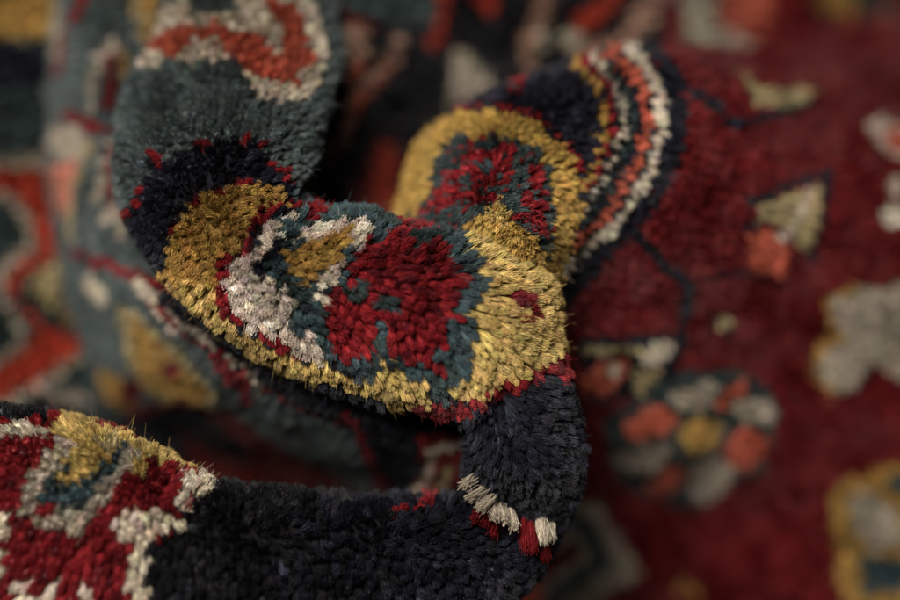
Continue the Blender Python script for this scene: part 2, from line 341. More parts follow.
             [(-0.1671, -0.0251, 0.1278), (-0.1621, -0.0144, 0.1463), (-0.1576, -0.0113, 0.1627), (-0.1542, -0.0153, 0.1747), (-0.1516, -0.0254, 0.1837), (-0.1508, -0.0373, 0.1861), (-0.1516, -0.0505, 0.1823), (-0.1536, -0.0624, 0.1746), (-0.1565, -0.073, 0.1637), (-0.1599, -0.0812, 0.151), (-0.1635, -0.086, 0.1376), (-0.1674, -0.0864, 0.1237), (-0.171, -0.0803, 0.111), (-0.1734, -0.0682, 0.1029), (-0.1728, -0.0507, 0.106), (-0.1697, -0.034, 0.118)],
         ],
         chart=[
    [66, 2],
    [66, 2],
    [66, 2],
    [66, 2],
    [66, 2],
    [66, 2],
    [66, 2],
    [66, 2],
    [66, 2],
    [66, 2],
    [66, 2],
    [4, 16, 24, 2, 5, 16, 33, 2],
    [10, 16, 13, 2, 12, 16, 30, 2, 1, 16],
    [3, 16, 3, 2, 5, 16, 11, 2, 4, 16, 3, 2, 8, 16, 26, 2, 3, 16],
    [2, 16, 7, 2, 2, 16, 10, 2, 3, 16, 6, 2, 10, 16, 20, 2, 6, 16],
    [1, 16, 8, 2, 3, 16, 9, 2, 3, 16, 7, 2, 11, 16, 16, 2, 8, 16],
    [1, 16, 7, 2, 4, 16, 8, 2, 4, 16, 7, 2, 4, 16, 2, 13, 5, 16, 16, 2, 5, 16, 2, 13, 1, 16],
    [7, 2, 6, 16, 6, 2, 6, 16, 7, 2, 4, 16, 4, 13, 3, 16, 14, 2, 3, 16, 4, 13, 2, 16],
    [15, 16, 3, 2, 18, 16, 4, 13, 3, 16, 14, 2, 2, 16, 4, 13, 3, 16],
    [4, 16, 1, 13, 10, 16, 2, 2, 11, 16, 1, 13, 8, 16, 4, 13, 3, 16, 12, 2, 3, 16, 4, 13, 3, 16],
    [1, 16, 10, 13, 3, 16, 3, 2, 5, 16, 9, 13, 7, 16, 3, 13, 3, 16, 12, 2, 3, 16, 4, 13, 3, 16],
    [12, 13, 2, 16, 1, 2, 1, 16, 3, 2, 1, 16, 15, 13, 3, 16, 3, 13, 3, 16, 12, 2, 3, 16, 3, 13, 3, 16, 1, 13],
    [2, 13, 2, 16, 11, 13, 3, 2, 9, 13, 3, 16, 6, 13, 2, 16, 3, 13, 3, 16, 12, 2, 2, 16, 4, 13, 2, 16, 2, 13],
    [1, 13, 5, 16, 3, 13, 6, 16, 2, 2, 6, 16, 3, 13, 5, 16, 5, 13, 2, 16, 3, 13, 3, 16, 12, 2, 2, 16, 4, 13, 2, 16, 2, 13],
    [7, 16, 1, 13, 16, 16, 2, 13, 6, 16, 5, 13, 1, 16, 4, 13, 2, 16, 12, 2, 2, 16, 8, 13],
    [1, 2, 1, 16, 1, 2, 3, 16, 2, 2, 6, 16, 5, 2, 5, 16, 2, 2, 3, 16, 1, 2, 1, 16, 2, 2, 9, 13, 2, 16, 12, 2, 2, 16, 8, 13],
    [34, 2, 8, 13, 2, 16, 12, 2, 2, 16, 8, 13],
    [34, 2, 8, 13, 2, 16, 12, 2, 2, 16, 8, 13],
    [34, 2, 1, 16, 5, 13, 4, 16, 12, 2, 3, 16, 6, 13, 1, 16],
    [35, 2, 2, 16, 3, 13, 4, 16, 12, 2, 3, 16, 4, 13, 2, 16, 1, 2],
    [35, 2, 5, 16, 1, 13, 3, 16, 12, 2, 3, 16, 1, 13, 5, 16, 1, 2],
    [36, 2, 4, 16, 1, 13, 3, 16, 12, 2, 3, 16, 1, 13, 4, 16, 2, 2],
    [36, 2, 7, 16, 14, 2, 7, 16, 2, 2],
    [38, 2, 4, 16, 16, 2, 4, 16, 4, 2],
    [66, 2],
    [66, 2],
    [66, 2],
    [66, 2],
    [66, 2],
    [2, 8, 28, 2, 2, 8, 3, 0, 1, 8, 28, 2, 1, 10, 1, 8],
    [4, 0, 1, 2, 2, 8, 18, 2, 2, 8, 1, 2, 9, 0, 1, 10, 24, 2, 1, 8, 3, 0],
    [5, 0, 2, 8, 18, 2, 1, 0, 1, 8, 11, 0, 24, 2, 4, 0],
    [8, 0, 17, 2, 14, 0, 22, 2, 5, 0],
    [9, 0, 15, 2, 15, 0, 1, 8, 20, 2, 6, 0],
    [10, 0, 13, 2, 1, 8, 16, 0, 1, 8, 18, 2, 1, 8, 6, 0],
    [10, 0, 1, 8, 10, 2, 2, 8, 12, 0, 2, 8, 4, 0, 1, 8, 16, 2, 1, 8, 4, 0, 1, 8, 2, 0],
    [1, 6, 12, 0, 1, 10, 1, 8, 1, 10, 4, 8, 10, 0, 1, 10, 2, 6, 1, 8, 4, 6, 4, 0, 1, 8, 14, 2, 1, 8, 4, 0, 4, 6],
    [1, 6, 1, 10, 1, 6, 26, 0, 1, 6, 1, 8, 9, 6, 3, 0, 14, 2, 1, 10, 2, 0, 6, 6],
    [4, 6, 24, 0, 13, 6, 2, 0, 1, 8, 12, 2, 1, 8, 2, 0, 7, 6],
    [5, 6, 2, 8, 19, 0, 1, 8, 15, 6, 2, 0, 1, 8, 10, 2, 1, 8, 2, 0, 8, 6],
    [7, 6, 18, 0, 17, 6, 2, 0, 1, 4, 10, 2, 1, 3, 2, 0, 8, 6],
    [9, 6, 14, 0, 14, 6, 2, 8, 1, 10, 3, 6, 1, 0, 1, 4, 3, 3, 2, 4, 2, 3, 1, 4, 1, 3, 2, 4, 1, 0, 4, 6, 1, 8, 4, 6],
    [11, 6, 11, 0, 14, 6, 7, 8, 1, 6, 1, 10, 1, 4, 2, 3, 6, 4, 1, 3, 1, 8, 1, 0, 5, 8, 1, 10, 1, 8, 2, 6],
    [15, 6, 1, 0, 19, 6, 4, 8, 4, 0, 1, 4, 3, 8, 4, 3, 2, 4, 1, 3, 2, 8, 1, 6, 4, 0, 4, 8, 1, 0],
    [12, 6, 2, 5, 4, 6, 3, 5, 12, 6, 1, 8, 1, 10, 2, 0, 2, 17, 1, 4, 1, 17, 1, 0, 1, 4, 3, 8, 1, 10, 1, 8, 4, 4, 5, 8, 1, 3, 1, 0, 1, 4, 3, 17, 1, 0, 2, 8],
    [4, 8, 5, 6, 6, 5, 3, 6, 6, 5, 4, 6, 3, 8, 1, 10, 1, 8, 2, 0, 4, 17, 2, 4, 1, 17, 1, 3, 1, 4, 5, 8, 2, 4, 4, 8, 3, 3, 3, 4, 4, 17, 1, 0],
    [3, 17, 3, 8, 1, 6, 7, 5, 4, 0, 7, 5, 2, 6, 2, 8, 9, 17, 5, 4, 1, 10, 1, 4, 5, 8, 1, 4, 4, 8, 1, 3, 1, 8, 5, 4, 4, 17],
    [5, 17, 3, 8, 6, 5, 4, 0, 7, 5, 2, 8, 7, 17, 4, 0, 2, 3, 1, 4, 1, 3, 1, 4, 1, 8, 1, 4, 4, 8, 1, 4, 5, 8, 3, 4, 1, 3, 1, 4, 1, 3, 1, 4, 3, 0, 1, 17],
    [1, 0, 5, 17, 1, 0, 1, 8, 6, 5, 4, 0, 6, 5, 2, 8, 5, 17, 5, 0, 1, 4, 1, 3, 1, 4, 3, 17, 4, 4, 1, 10, 1, 8, 1, 10, 1, 8, 1, 4, 3, 8, 1, 4, 2, 3, 1, 4, 3, 17, 3, 4, 2, 0],
    [1, 0, 6, 17, 1, 0, 1, 8, 5, 5, 4, 0, 5, 5, 2, 8, 6, 17, 1, 0, 3, 4, 1, 6, 2, 4, 1, 18, 4, 17, 1, 4, 1, 3, 7, 4, 1, 3, 2, 4, 2, 3, 5, 17, 1, 4, 2, 6, 1, 4],
    [1, 3, 7, 17, 2, 0, 4, 5, 5, 0, 4, 5, 1, 0, 1, 8, 6, 17, 3, 4, 5, 6, 5, 17, 6, 4, 1, 3, 1, 4, 2, 3, 1, 4, 1, 3, 5, 17, 5, 6],
    [1, 3, 7, 17, 1, 8, 1, 0, 4, 5, 4, 0, 5, 5, 1, 0, 1, 8, 5, 17, 1, 18, 2, 3, 7, 6, 4, 17, 3, 4, 1, 3, 3, 4, 1, 3, 3, 4, 1, 3, 2, 18, 2, 17, 6, 6],
    [1, 4, 6, 17, 1, 18, 1, 8, 7, 5, 2, 0, 5, 5, 1, 0, 7, 17, 1, 3, 1, 4, 8, 6, 3, 17, 1, 3, 1, 4, 1, 3, 1, 4, 1, 3, 2, 4, 2, 3, 2, 4, 1, 3, 3, 17, 7, 6],
    [1, 4, 1, 3, 6, 17, 1, 8, 1, 0, 13, 5, 1, 8, 6, 17, 1, 3, 1, 4, 10, 6, 2, 17, 5, 4, 1, 3, 1, 4, 1, 3, 3, 4, 1, 3, 2, 17, 8, 6],
    [2, 4, 4, 17, 1, 18, 1, 17, 2, 8, 12, 5, 1, 0, 1, 8, 1, 17, 1, 18, 3, 17, 1, 18, 1, 3, 2, 4, 1, 17, 1, 3, 7, 6, 1, 17, 1, 18, 3, 4, 1, 3, 2, 4, 2, 3, 1, 4, 2, 3, 1, 4, 2, 17, 7, 6, 1, 4],
    [1, 17, 4, 4, 3, 17, 2, 8, 1, 0, 11, 5, 2, 8, 3, 17, 1, 3, 1, 4, 1, 3, 1, 4, 5, 17, 2, 6, 1, 4, 5, 17, 5, 4, 1, 3, 4, 4, 1, 3, 1, 4, 4, 17, 1, 6, 1, 4, 2, 6, 2, 17],
    [1, 17, 1, 4, 1, 3, 1, 18, 2, 4, 3, 17, 1, 8, 1, 0, 11, 5, 2, 8, 2, 17, 5, 4, 1, 17, 1, 4, 4, 17, 1, 4, 1, 3, 2, 17, 1, 18, 1, 17, 1, 3, 1, 4, 10, 3, 2, 4, 4, 17, 2, 4, 3, 17],
    [2, 8, 2, 4, 1, 3, 4, 17, 1, 0, 12, 5, 1, 8, 4, 17, 2, 4, 1, 3, 2, 8, 2, 10, 2, 4, 1, 10, 4, 8, 3, 4, 12, 3, 2, 4, 1, 3, 1, 8, 2, 10, 2, 8, 2, 4],
    [4, 8, 3, 4, 2, 17, 1, 0, 4, 5, 2, 0, 1, 5, 1, 0, 4, 5, 1, 0, 3, 17, 1, 4, 1, 3, 6, 8, 1, 3, 7, 8, 3, 4, 11, 3, 2, 4, 1, 8, 2, 10, 2, 8, 1, 10, 1, 8, 1, 3],
    [6, 8, 2, 4, 2, 17, 4, 5, 3, 0, 6, 5, 2, 17, 2, 4, 2, 8, 1, 10, 3, 8, 3, 3, 3, 8, 2, 10, 1, 8, 1, 4, 1, 8, 1, 4, 10, 3, 3, 4, 1, 8, 2, 10, 1, 8, 2, 10, 2, 3],
    [7, 8, 2, 4, 5, 5, 5, 0, 4, 5, 1, 0, 2, 4, 3, 8, 1, 10, 3, 8, 2, 3, 1, 10, 1, 8, 1, 10, 1, 8, 1, 10, 5, 8, 1, 10, 7, 3, 1, 4, 2, 10, 2, 8, 1, 10, 1, 8, 2, 10, 2, 8, 1, 10, 1, 3],
    [2, 8, 1, 10, 3, 8, 1, 10, 2, 4, 5, 5, 6, 0, 3, 5, 1, 0, 1, 4, 11, 8, 2, 10, 6, 8, 1, 10, 5, 8, 1, 10, 1, 8, 2, 10, 5, 8, 1, 10, 1, 8, 1, 10, 2, 8, 1, 10, 1, 8],
    [7, 8, 2, 4, 5, 5, 5, 0, 4, 5, 1, 0, 1, 3, 1, 4, 7, 8, 2, 3, 1, 10, 1, 8, 1, 10, 5, 8, 1, 10, 2, 8, 1, 10, 4, 8, 1, 10, 1, 8, 1, 10, 1, 3, 1, 10, 1, 3, 1, 10, 1, 8, 1, 10, 1, 8, 2, 10, 2, 8, 1, 3],
    [1, 8, 3, 4, 1, 8, 4, 4, 4, 5, 6, 0, 4, 5, 4, 4, 2, 8, 1, 3, 1, 4, 2, 8, 2, 3, 1, 8, 1, 10, 2, 8, 1, 10, 1, 8, 1, 10, 1, 8, 2, 3, 1, 10, 4, 8, 1, 10, 3, 8, 1, 10, 3, 3, 1, 10, 4, 8, 1, 10, 1, 8, 1, 3],
    [1, 8, 1, 3, 5, 4, 1, 3, 1, 4, 5, 5, 5, 0, 4, 5, 1, 4, 1, 3, 1, 4, 2, 3, 3, 4, 2, 8, 2, 3, 1, 8, 4, 10, 1, 8, 1, 10, 4, 3, 1, 10, 3, 8, 1, 10, 3, 8, 3, 3, 2, 10, 3, 8, 1, 10, 1, 8, 1, 10, 1, 3],
    [2, 8, 1, 10, 2, 4, 9, 5, 5, 0, 8, 5, 2, 4, 3, 8, 1, 10, 4, 8, 1, 10, 5, 8, 5, 3, 3, 8, 1, 3, 1, 8, 4, 3, 1, 8, 1, 10, 2, 8, 1, 10, 2, 8, 1, 10, 1, 8],
    [5, 8, 1, 4, 8, 5, 5, 0, 7, 5, 1, 0, 1, 3, 4, 8, 1, 10, 3, 8, 1, 10, 3, 8, 3, 10, 1, 8, 12, 3, 1, 10, 4, 8, 1, 10, 3, 8, 1, 10],
    [1, 8, 1, 10, 3, 8, 1, 4, 1, 3, 8, 5, 2, 0, 9, 5, 1, 4, 1, 8, 1, 10, 10, 8, 1, 10, 4, 8, 1, 4, 10, 3, 1, 4, 3, 8, 1, 10, 2, 8, 3, 10, 1, 8],
    [2, 8, 2, 10, 2, 8, 1, 4, 9, 5, 1, 0, 8, 5, 2, 4, 1, 10, 6, 8, 1, 10, 1, 8, 1, 10, 1, 8, 1, 10, 4, 8, 1, 4, 1, 3, 2, 4, 6, 3, 3, 4, 1, 3, 2, 8, 2, 10, 5, 8],
    [5, 8, 2, 4, 7, 5, 5, 0, 6, 5, 3, 4, 6, 8, 1, 10, 4, 8, 2, 10, 6, 4, 7, 5, 1, 3, 4, 4, 2, 8, 2, 10, 3, 8],
    [5, 8, 3, 4, 3, 5, 10, 8, 4, 5, 2, 4, 6, 8, 1, 10, 2, 8, 2, 10, 2, 8, 1, 3, 3, 4, 11, 5, 1, 3, 1, 4, 1, 3, 1, 4, 1, 3, 6, 8],
    [3, 8, 1, 4, 2, 8, 3, 4, 2, 5, 5, 8, 1, 10, 4, 8, 2, 5, 1, 0, 1, 4, 2, 3, 1, 8, 2, 4, 2, 8, 2, 4, 1, 8, 3, 4, 1, 3, 1, 4, 1, 3, 2, 4, 14, 5, 2, 4, 1, 3, 5, 4, 1, 8],
    [2, 4, 1, 3, 2, 4, 1, 3, 4, 4, 1, 0, 8, 8, 2, 10, 1, 8, 1, 3, 4, 4, 1, 8, 1, 3, 1, 4, 1, 3, 2, 4, 1, 3, 1, 4, 1, 5, 5, 4, 17, 5, 1, 4, 5, 3, 1, 4, 1, 3],
    [4, 4, 1, 3, 5, 4, 7, 8, 1, 10, 1, 8, 1, 10, 2, 8, 2, 3, 3, 4, 2, 3, 1, 4, 2, 3, 3, 4, 31, 5],
    [1, 5, 1, 3, 4, 4, 2, 5, 1, 4, 1, 3, 5, 8, 1, 10, 4, 8, 1, 10, 2, 8, 1, 4, 2, 5, 1, 4, 1, 3, 3, 4, 2, 5, 1, 3, 32, 5],
    [2, 5, 3, 4, 3, 5, 1, 0, 3, 8, 1, 10, 10, 8, 1, 0, 4, 5, 2, 4, 36, 5],
    [8, 5, 3, 8, 1, 10, 2, 8, 6, 0, 2, 10, 2, 8, 1, 0, 14, 5, 1, 10, 2, 8, 16, 5, 3, 8, 5, 5],
    [7, 5, 4, 8, 10, 0, 4, 8, 14, 5, 1, 10, 2, 8, 16, 5, 3, 8, 5, 5],
    [6, 5, 2, 8, 1, 10, 2, 8, 11, 0, 4, 8, 13, 5, 3, 8, 16, 5, 2, 8, 1, 10, 5, 5],
    [6, 5, 4, 8, 13, 0, 4, 8, 14, 5, 1, 8, 16, 5, 1, 10, 7, 5],
    [4, 5, 5, 8, 14, 0, 1, 8, 3, 10, 1, 8, 38, 5],
    [2, 5, 5, 8, 18, 0, 1, 8, 2, 10, 2, 8, 36, 5],
    [6, 8, 20, 0, 8, 8, 32, 5],
    [2, 8, 27, 0, 1, 10, 7, 8, 2, 10, 5, 8, 1, 10, 9, 8, 1, 10, 2, 8, 1, 10, 6, 8, 1, 10, 1, 8],
    [43, 0, 7, 8, 1, 0, 9, 8, 6, 0],
    [66, 0],
    [66, 0],
    [66, 0],
    [66, 0],
    [66, 0],
    [66, 0],
    [66, 0],
    [43, 0, 1, 1, 9, 0, 1, 1, 1, 0, 1, 1, 1, 0, 1, 1, 1, 0, 1, 1, 1, 0, 1, 1, 4, 0],
    [9, 0, 1, 1, 1, 0, 1, 1, 23, 0, 1, 1, 2, 0, 1, 1, 3, 0, 1, 1, 6, 0, 1, 1, 6, 0, 1, 1, 7, 0, 1, 1, 1, 0],
    [17, 0, 1, 1, 5, 0, 1, 1, 1, 0, 1, 1, 3, 0, 1, 1, 19, 0, 1, 1, 6, 0, 3, 1, 7, 0],
    [1, 0, 1, 1, 17, 0, 1, 1, 1, 0, 1, 1, 8, 0, 2, 1, 2, 0, 1, 1, 6, 0, 1, 1, 9, 0, 1, 1, 14, 0],
    [2, 0, 1, 1, 15, 0, 1, 1, 11, 0, 1, 1, 1, 0, 1, 1, 4, 0, 1, 1, 5, 0, 1, 1, 4, 0, 1, 1, 1, 0, 1, 1, 15, 0],
    [4, 0, 1, 1, 12, 0, 1, 1, 21, 0, 1, 1, 4, 0, 1, 1, 8, 0, 1, 1, 2, 0, 1, 1, 4, 0, 1, 1, 4, 0],
    [1, 0, 1, 1, 7, 0, 1, 1, 5, 0, 1, 1, 2, 0, 1, 1, 3, 0, 1, 1, 9, 0, 2, 1, 1, 0, 1, 1, 6, 0, 1, 1, 9, 0, 1, 1, 1, 0, 1, 1, 7, 0, 1, 1, 3, 0],
    [1, 1, 4, 0, 1, 1, 1, 0, 1, 1, 11, 0, 1, 1, 4, 0, 1, 1, 3, 0, 1, 1, 1, 0, 1, 1, 22, 0, 1, 1, 12, 0],
    [7, 0, 1, 1, 4, 0, 1, 1, 2, 0, 2, 1, 5, 0, 1, 1, 31, 0, 1, 1, 10, 0, 1, 1],
    [3, 0, 1, 1, 15, 0, 1, 1, 3, 0, 1, 1, 29, 0, 1, 1, 6, 0, 1, 1, 5, 0],
    [8, 0, 1, 1, 3, 0, 1, 1, 3, 0, 1, 1, 46, 0, 1, 1, 2, 0],
    [3, 0, 1, 1, 2, 0, 1, 1, 5, 0, 2, 1, 2, 0, 1, 8, 18, 0, 1, 1, 1, 0, 1, 1, 14, 0, 1, 1, 1, 0, 1, 1, 6, 0, 1, 1, 4, 0],
    [8, 0, 1, 1, 4, 0, 1, 8, 1, 10, 4, 8, 1, 0, 1, 1, 8, 0, 1, 1, 3, 0, 1, 1, 9, 0, 1, 1, 7, 0, 1, 1, 1, 0, 1, 1, 4, 0, 1, 1, 1, 0, 1, 1, 5, 0],
    [2, 0, 1, 1, 1, 0, 2, 1, 6, 0, 3, 8, 1, 10, 4, 8, 3, 0, 1, 1, 1, 0, 1, 1, 3, 0, 1, 1, 1, 0, 1, 1, 1, 0, 1, 1, 11, 0, 1, 1, 10, 0, 1, 1, 1, 0, 1, 1, 5, 0, 1, 1, 1, 0],
    [10, 0, 1, 1, 1, 0, 2, 8, 1, 1, 2, 0, 4, 8, 8, 0, 1, 1, 14, 0, 1, 1, 2, 0, 1, 1, 3, 0, 1, 1, 14, 0],
    [5, 0, 1, 1, 1, 0, 1, 1, 3, 0, 3, 8, 4, 0, 1, 1, 2, 8, 1, 0, 1, 1, 3, 0, 2, 1, 11, 0, 1, 1, 8, 0, 1, 1, 4, 0, 1, 1, 12, 0],
    [2, 0, 2, 1, 6, 0, 2, 8, 8, 0, 2, 8, 7, 0, 1, 1, 5, 0, 1, 1, 3, 0, 1, 1, 13, 0, 1, 1, 2, 0, 1, 1, 1, 0, 1, 1, 1, 0, 1, 1, 1, 0, 1, 1, 3, 0],
    [5, 0, 1, 1, 3, 0, 1, 1, 1, 8, 2, 0, 1, 1, 3, 0, 1, 1, 3, 0, 2, 8, 11, 0, 1, 1, 5, 0, 1, 1, 18, 0, 1, 1, 6, 0],
    [8, 0, 1, 1, 1, 0, 1, 8, 3, 0, 1, 1, 7, 0, 1, 8, 1, 0, 2, 1, 3, 0, 1, 1, 22, 0, 1, 1, 5, 0, 1, 1, 4, 0, 1, 1, 2, 0],
    [9, 0, 1, 8, 9, 0, 1, 1, 2, 0, 2, 8, 18, 0, 1, 1, 20, 0, 1, 1, 2, 0],
    [1, 0, 1, 1, 7, 0, 1, 8, 1, 1, 9, 0, 1, 1, 2, 0, 1, 8, 6, 0, 1, 1, 15, 0, 1, 1, 4, 0, 1, 1, 3, 0, 1, 1, 2, 0, 1, 1, 7, 0],
    [4, 0, 1, 1, 1, 0, 1, 1, 1, 0, 1, 8, 3, 0, 1, 1, 2, 0, 1, 1, 1, 0, 1, 1, 5, 0, 1, 8, 1, 1, 10, 0, 1, 1, 7, 0, 2, 1, 19, 0, 1, 1, 1, 0],
    [1, 1, 6, 0, 1, 1, 4, 0, 1, 1, 6, 0, 1, 1, 4, 0, 1, 1, 23, 0, 1, 1, 17, 0],
    [8, 0, 2, 1, 2, 0, 1, 1, 7, 0, 1, 1, 1, 0, 1, 1, 7, 0, 1, 1, 2, 0, 1, 1, 7, 0, 1, 1, 2, 0, 1, 1, 1, 0, 1, 1, 19, 0],
    [6, 0, 4, 1, 4, 0, 3, 1, 7, 0, 1, 1, 3, 0, 1, 1, 3, 0, 3, 1, 4, 0, 1, 1, 1, 0, 2, 1, 10, 0, 2, 1, 7, 0, 1, 1, 2, 0, 1, 1],
    [3, 0, 1, 1, 1, 0, 2, 1, 1, 0, 1, 1, 3, 0, 2, 1, 2, 0, 1, 1, 2, 0, 1, 1, 5, 0, 2, 1, 2, 0, 1, 1, 4, 0, 1, 1, 15, 0, 1, 1, 2, 0, 1, 1, 6, 0, 3, 1, 3, 0],
    [2, 0, 2, 1, 2, 0, 1, 1, 8, 0, 5, 1, 3, 0, 1, 1, 8, 0, 1, 1, 2, 0, 1, 1, 7, 0, 1, 1, 1, 0, 2, 1, 2, 0, 1, 1, 9, 0, 1, 1, 3, 0, 3, 1],
    [1, 1, 1, 0, 2, 1, 1, 0, 1, 1, 1, 0, 4, 1, 2, 0, 1, 1, 2, 0, 1, 1, 1, 0, 1, 1, 1, 0, 1, 1, 4, 0, 1, 1, 2, 0, 2, 1, 4, 0, 1, 1, 4, 0, 1, 1, 1, 0, 1, 1, 4, 0, 2, 1, 4, 0, 1, 1, 2, 0, 4, 1, 1, 0, 1, 1, 4, 0, 1, 1],
    [1, 1, 1, 0, 1, 1, 1, 0, 1, 1, 2, 0, 3, 1, 1, 0, 2, 1, 3, 0, 3, 1, 3, 0, 1, 1, 5, 0, 3, 1, 2, 0, 2, 1, 3, 0, 1, 1, 1, 0, 2, 1, 1, 0, 3, 1, 2, 0, 1, 1, 1, 0, 1, 1, 2, 0, 2, 1, 2, 0, 2, 1, 2, 0, 1, 1, 1, 0, 1, 1, 1, 0, 1, 1],
    [1, 1, 2, 0, 1, 1, 3, 0, 2, 1, 1, 0, 3, 1, 2, 0, 4, 1, 6, 0, 1, 1, 5, 0, 1, 1, 1, 0, 2, 1, 3, 0, 1, 1, 3, 0, 2, 1, 10, 0, 1, 1, 1, 0, 1, 1, 2, 0, 1, 1, 4, 0, 2, 1],
    [3, 0, 2, 1, 3, 0, 1, 1, 2, 0, 2, 1, 2, 0, 2, 1, 1, 0, 1, 1, 3, 0, 5, 1, 3, 0, 2, 1, 1, 0, 2, 1, 3, 0, 1, 1, 2, 0, 1, 1, 5, 0, 1, 1, 4, 0, 2, 1, 1, 0, 2, 1, 1, 0, 1, 1, 2, 0, 3, 1, 1, 0, 1, 1],
    [3, 0, 2, 1, 3, 0, 1, 1, 1, 0, 4, 1, 1, 0, 4, 1, 1, 0, 1, 1, 1, 0, 3, 1, 2, 0, 2, 1, 1, 0, 7, 1, 2, 0, 1, 1, 2, 0, 1, 1, 2, 0, 3, 1, 2, 0, 1, 1, 1, 0, 2, 1, 2, 0, 1, 1, 1, 0, 3, 1, 2, 0, 3, 1],
    [1, 0, 5, 1, 1, 0, 6, 1, 1, 0, 11, 1, 1, 0, 4, 1, 2, 0, 1, 1, 1, 0, 3, 1, 1, 0, 1, 1, 2, 0, 1, 1, 1, 0, 1, 1, 1, 0, 1, 1, 2, 0, 2, 1, 2, 0, 4, 1, 2, 0, 1, 1, 2, 0, 5, 1],
    [1, 1, 1, 0, 1, 1, 1, 0, 2, 1, 5, 0, 3, 1, 1, 0, 4, 1, 1, 0, 4, 1, 1, 0, 4, 1, 2, 0, 1, 1, 3, 0, 1, 1, 3, 0, 3, 1, 2, 0, 1, 1, 2, 0, 1, 1, 2, 0, 1, 1, 1, 0, 1, 1, 1, 0, 1, 1, 1, 0, 5, 1, 1, 0, 1, 1, 2, 0, 1, 1],
    [1, 1, 3, 0, 1, 1, 2, 0, 5, 1, 1, 0, 3, 1, 1, 0, 4, 1, 1, 0, 2, 1, 1, 0, 1, 1, 1, 0, 1, 1, 1, 0, 5, 1, 1, 0, 1, 1, 7, 0, 3, 1, 2, 0, 3, 1, 1, 0, 1, 1, 1, 0, 1, 1, 1, 0, 2, 1, 1, 0, 6, 1, 1, 0],
    [1, 1, 1, 0, 4, 1, 1, 0, 1, 1, 1, 0, 1, 1, 1, 0, 2, 1, 2, 0, 4, 1, 1, 0, 3, 1, 1, 0, 6, 1, 4, 0, 4, 1, 1, 0, 5, 1, 1, 0, 1, 1, 2, 0, 3, 1, 1, 0, 2, 1, 5, 0, 1, 1, 2, 0, 1, 1, 1, 0, 2, 1],
    [1, 1, 1, 0, 1, 1, 2, 0, 9, 1, 2, 0, 5, 1, 1, 0, 4, 1, 1, 0, 2, 1, 2, 0, 7, 1, 1, 0, 1, 1, 1, 0, 5, 1, 2, 0, 1, 1, 1, 0, 5, 1, 1, 0, 2, 1, 2, 0, 2, 1, 1, 0, 3, 1],
    [47, 1, 1, 0, 4, 1, 1, 0, 4, 1, 2, 0, 1, 1, 1, 0, 3, 1, 1, 0, 1, 1],
    [66, 1],
    [66, 1],
    [66, 1],
    [66, 1],
    [66, 1],
    [16, 1, 1, 16, 49, 1],
    [11, 1, 11, 16, 44, 1],
    [10, 1, 13, 16, 43, 1],
    [8, 1, 1, 8, 5, 16, 3, 8, 1, 10, 1, 8, 4, 16, 1, 8, 42, 1],
    [6, 1, 2, 8, 4, 16, 2, 8, 5, 5, 1, 8, 4, 16, 2, 8, 40, 1],
    [5, 1, 1, 10, 1, 8, 4, 16, 2, 8, 6, 5, 2, 8, 5, 16, 1, 8, 1, 16, 38, 1],
    [4, 1, 5, 16, 3, 8, 8, 5, 4, 8, 2, 16, 1, 8, 1, 16, 1, 8, 37, 1],
    [3, 1, 1, 8, 1, 16, 2, 8, 2, 10, 3, 8, 8, 5, 7, 8, 2, 16, 14, 1, 2, 10, 4, 8, 1, 10, 2, 8, 2, 10, 1, 8, 1, 1, 2, 8, 8, 1],
    [3, 1, 2, 16, 7, 8, 9, 5, 1, 8, 1, 10, 4, 8, 2, 16, 1, 8, 4, 1, 3, 16, 20, 8, 1, 10, 5, 8, 3, 16],
    [5, 16, 7, 8, 9, 5, 1, 10, 5, 8, 10, 16, 6, 8, 1, 10, 19, 8, 3, 16],
    [5, 16, 7, 8, 9, 5, 7, 8, 7, 16, 9, 8, 1, 10, 19, 8, 1, 10, 1, 16],
    [4, 16, 2, 8, 3, 10, 15, 5, 4, 8, 3, 16, 4, 8, 3, 10, 4, 8, 1, 10, 6, 8, 1, 10, 1, 8, 1, 10, 3, 8, 1, 10, 5, 8, 1, 10, 4, 8],
    [1, 8, 3, 16, 2, 8, 1, 10, 1, 8, 2, 5, 1, 18, 4, 5, 3, 8, 3, 5, 1, 18, 2, 5, 4, 8, 3, 16, 1, 8, 1, 10, 1, 8, 1, 10, 9, 8, 1, 10, 10, 8, 1, 10, 10, 8],
    [2, 8, 2, 16, 3, 8, 1, 10, 3, 18, 3, 5, 4, 8, 3, 5, 3, 18, 5, 8, 1, 16, 9, 8, 1, 10, 6, 8, 1, 10, 11, 8, 1, 10, 7, 8],
    [7, 8, 3, 18, 1, 4, 3, 5, 1, 10, 3, 8, 3, 5, 2, 4, 3, 18, 7, 8, 1, 10, 1, 8, 2, 16, 26, 8, 2, 16, 1, 8],
    [3, 8, 1, 10, 3, 18, 1, 3, 1, 4, 1, 3, 4, 5, 4, 8, 3, 5, 1, 19, 1, 5, 1, 3, 1, 4, 3, 18, 7, 8, 1, 16, 3, 8, 1, 10, 1, 8, 1, 10, 15, 8, 1, 10, 6, 8, 1, 16, 1, 8],
    [3, 8, 3, 18, 2, 4, 1, 8, 1, 5, 2, 19, 2, 5, 4, 8, 3, 5, 2, 19, 1, 5, 2, 3, 4, 18, 21, 8, 1, 10, 1, 8, 1, 10, 12, 8],
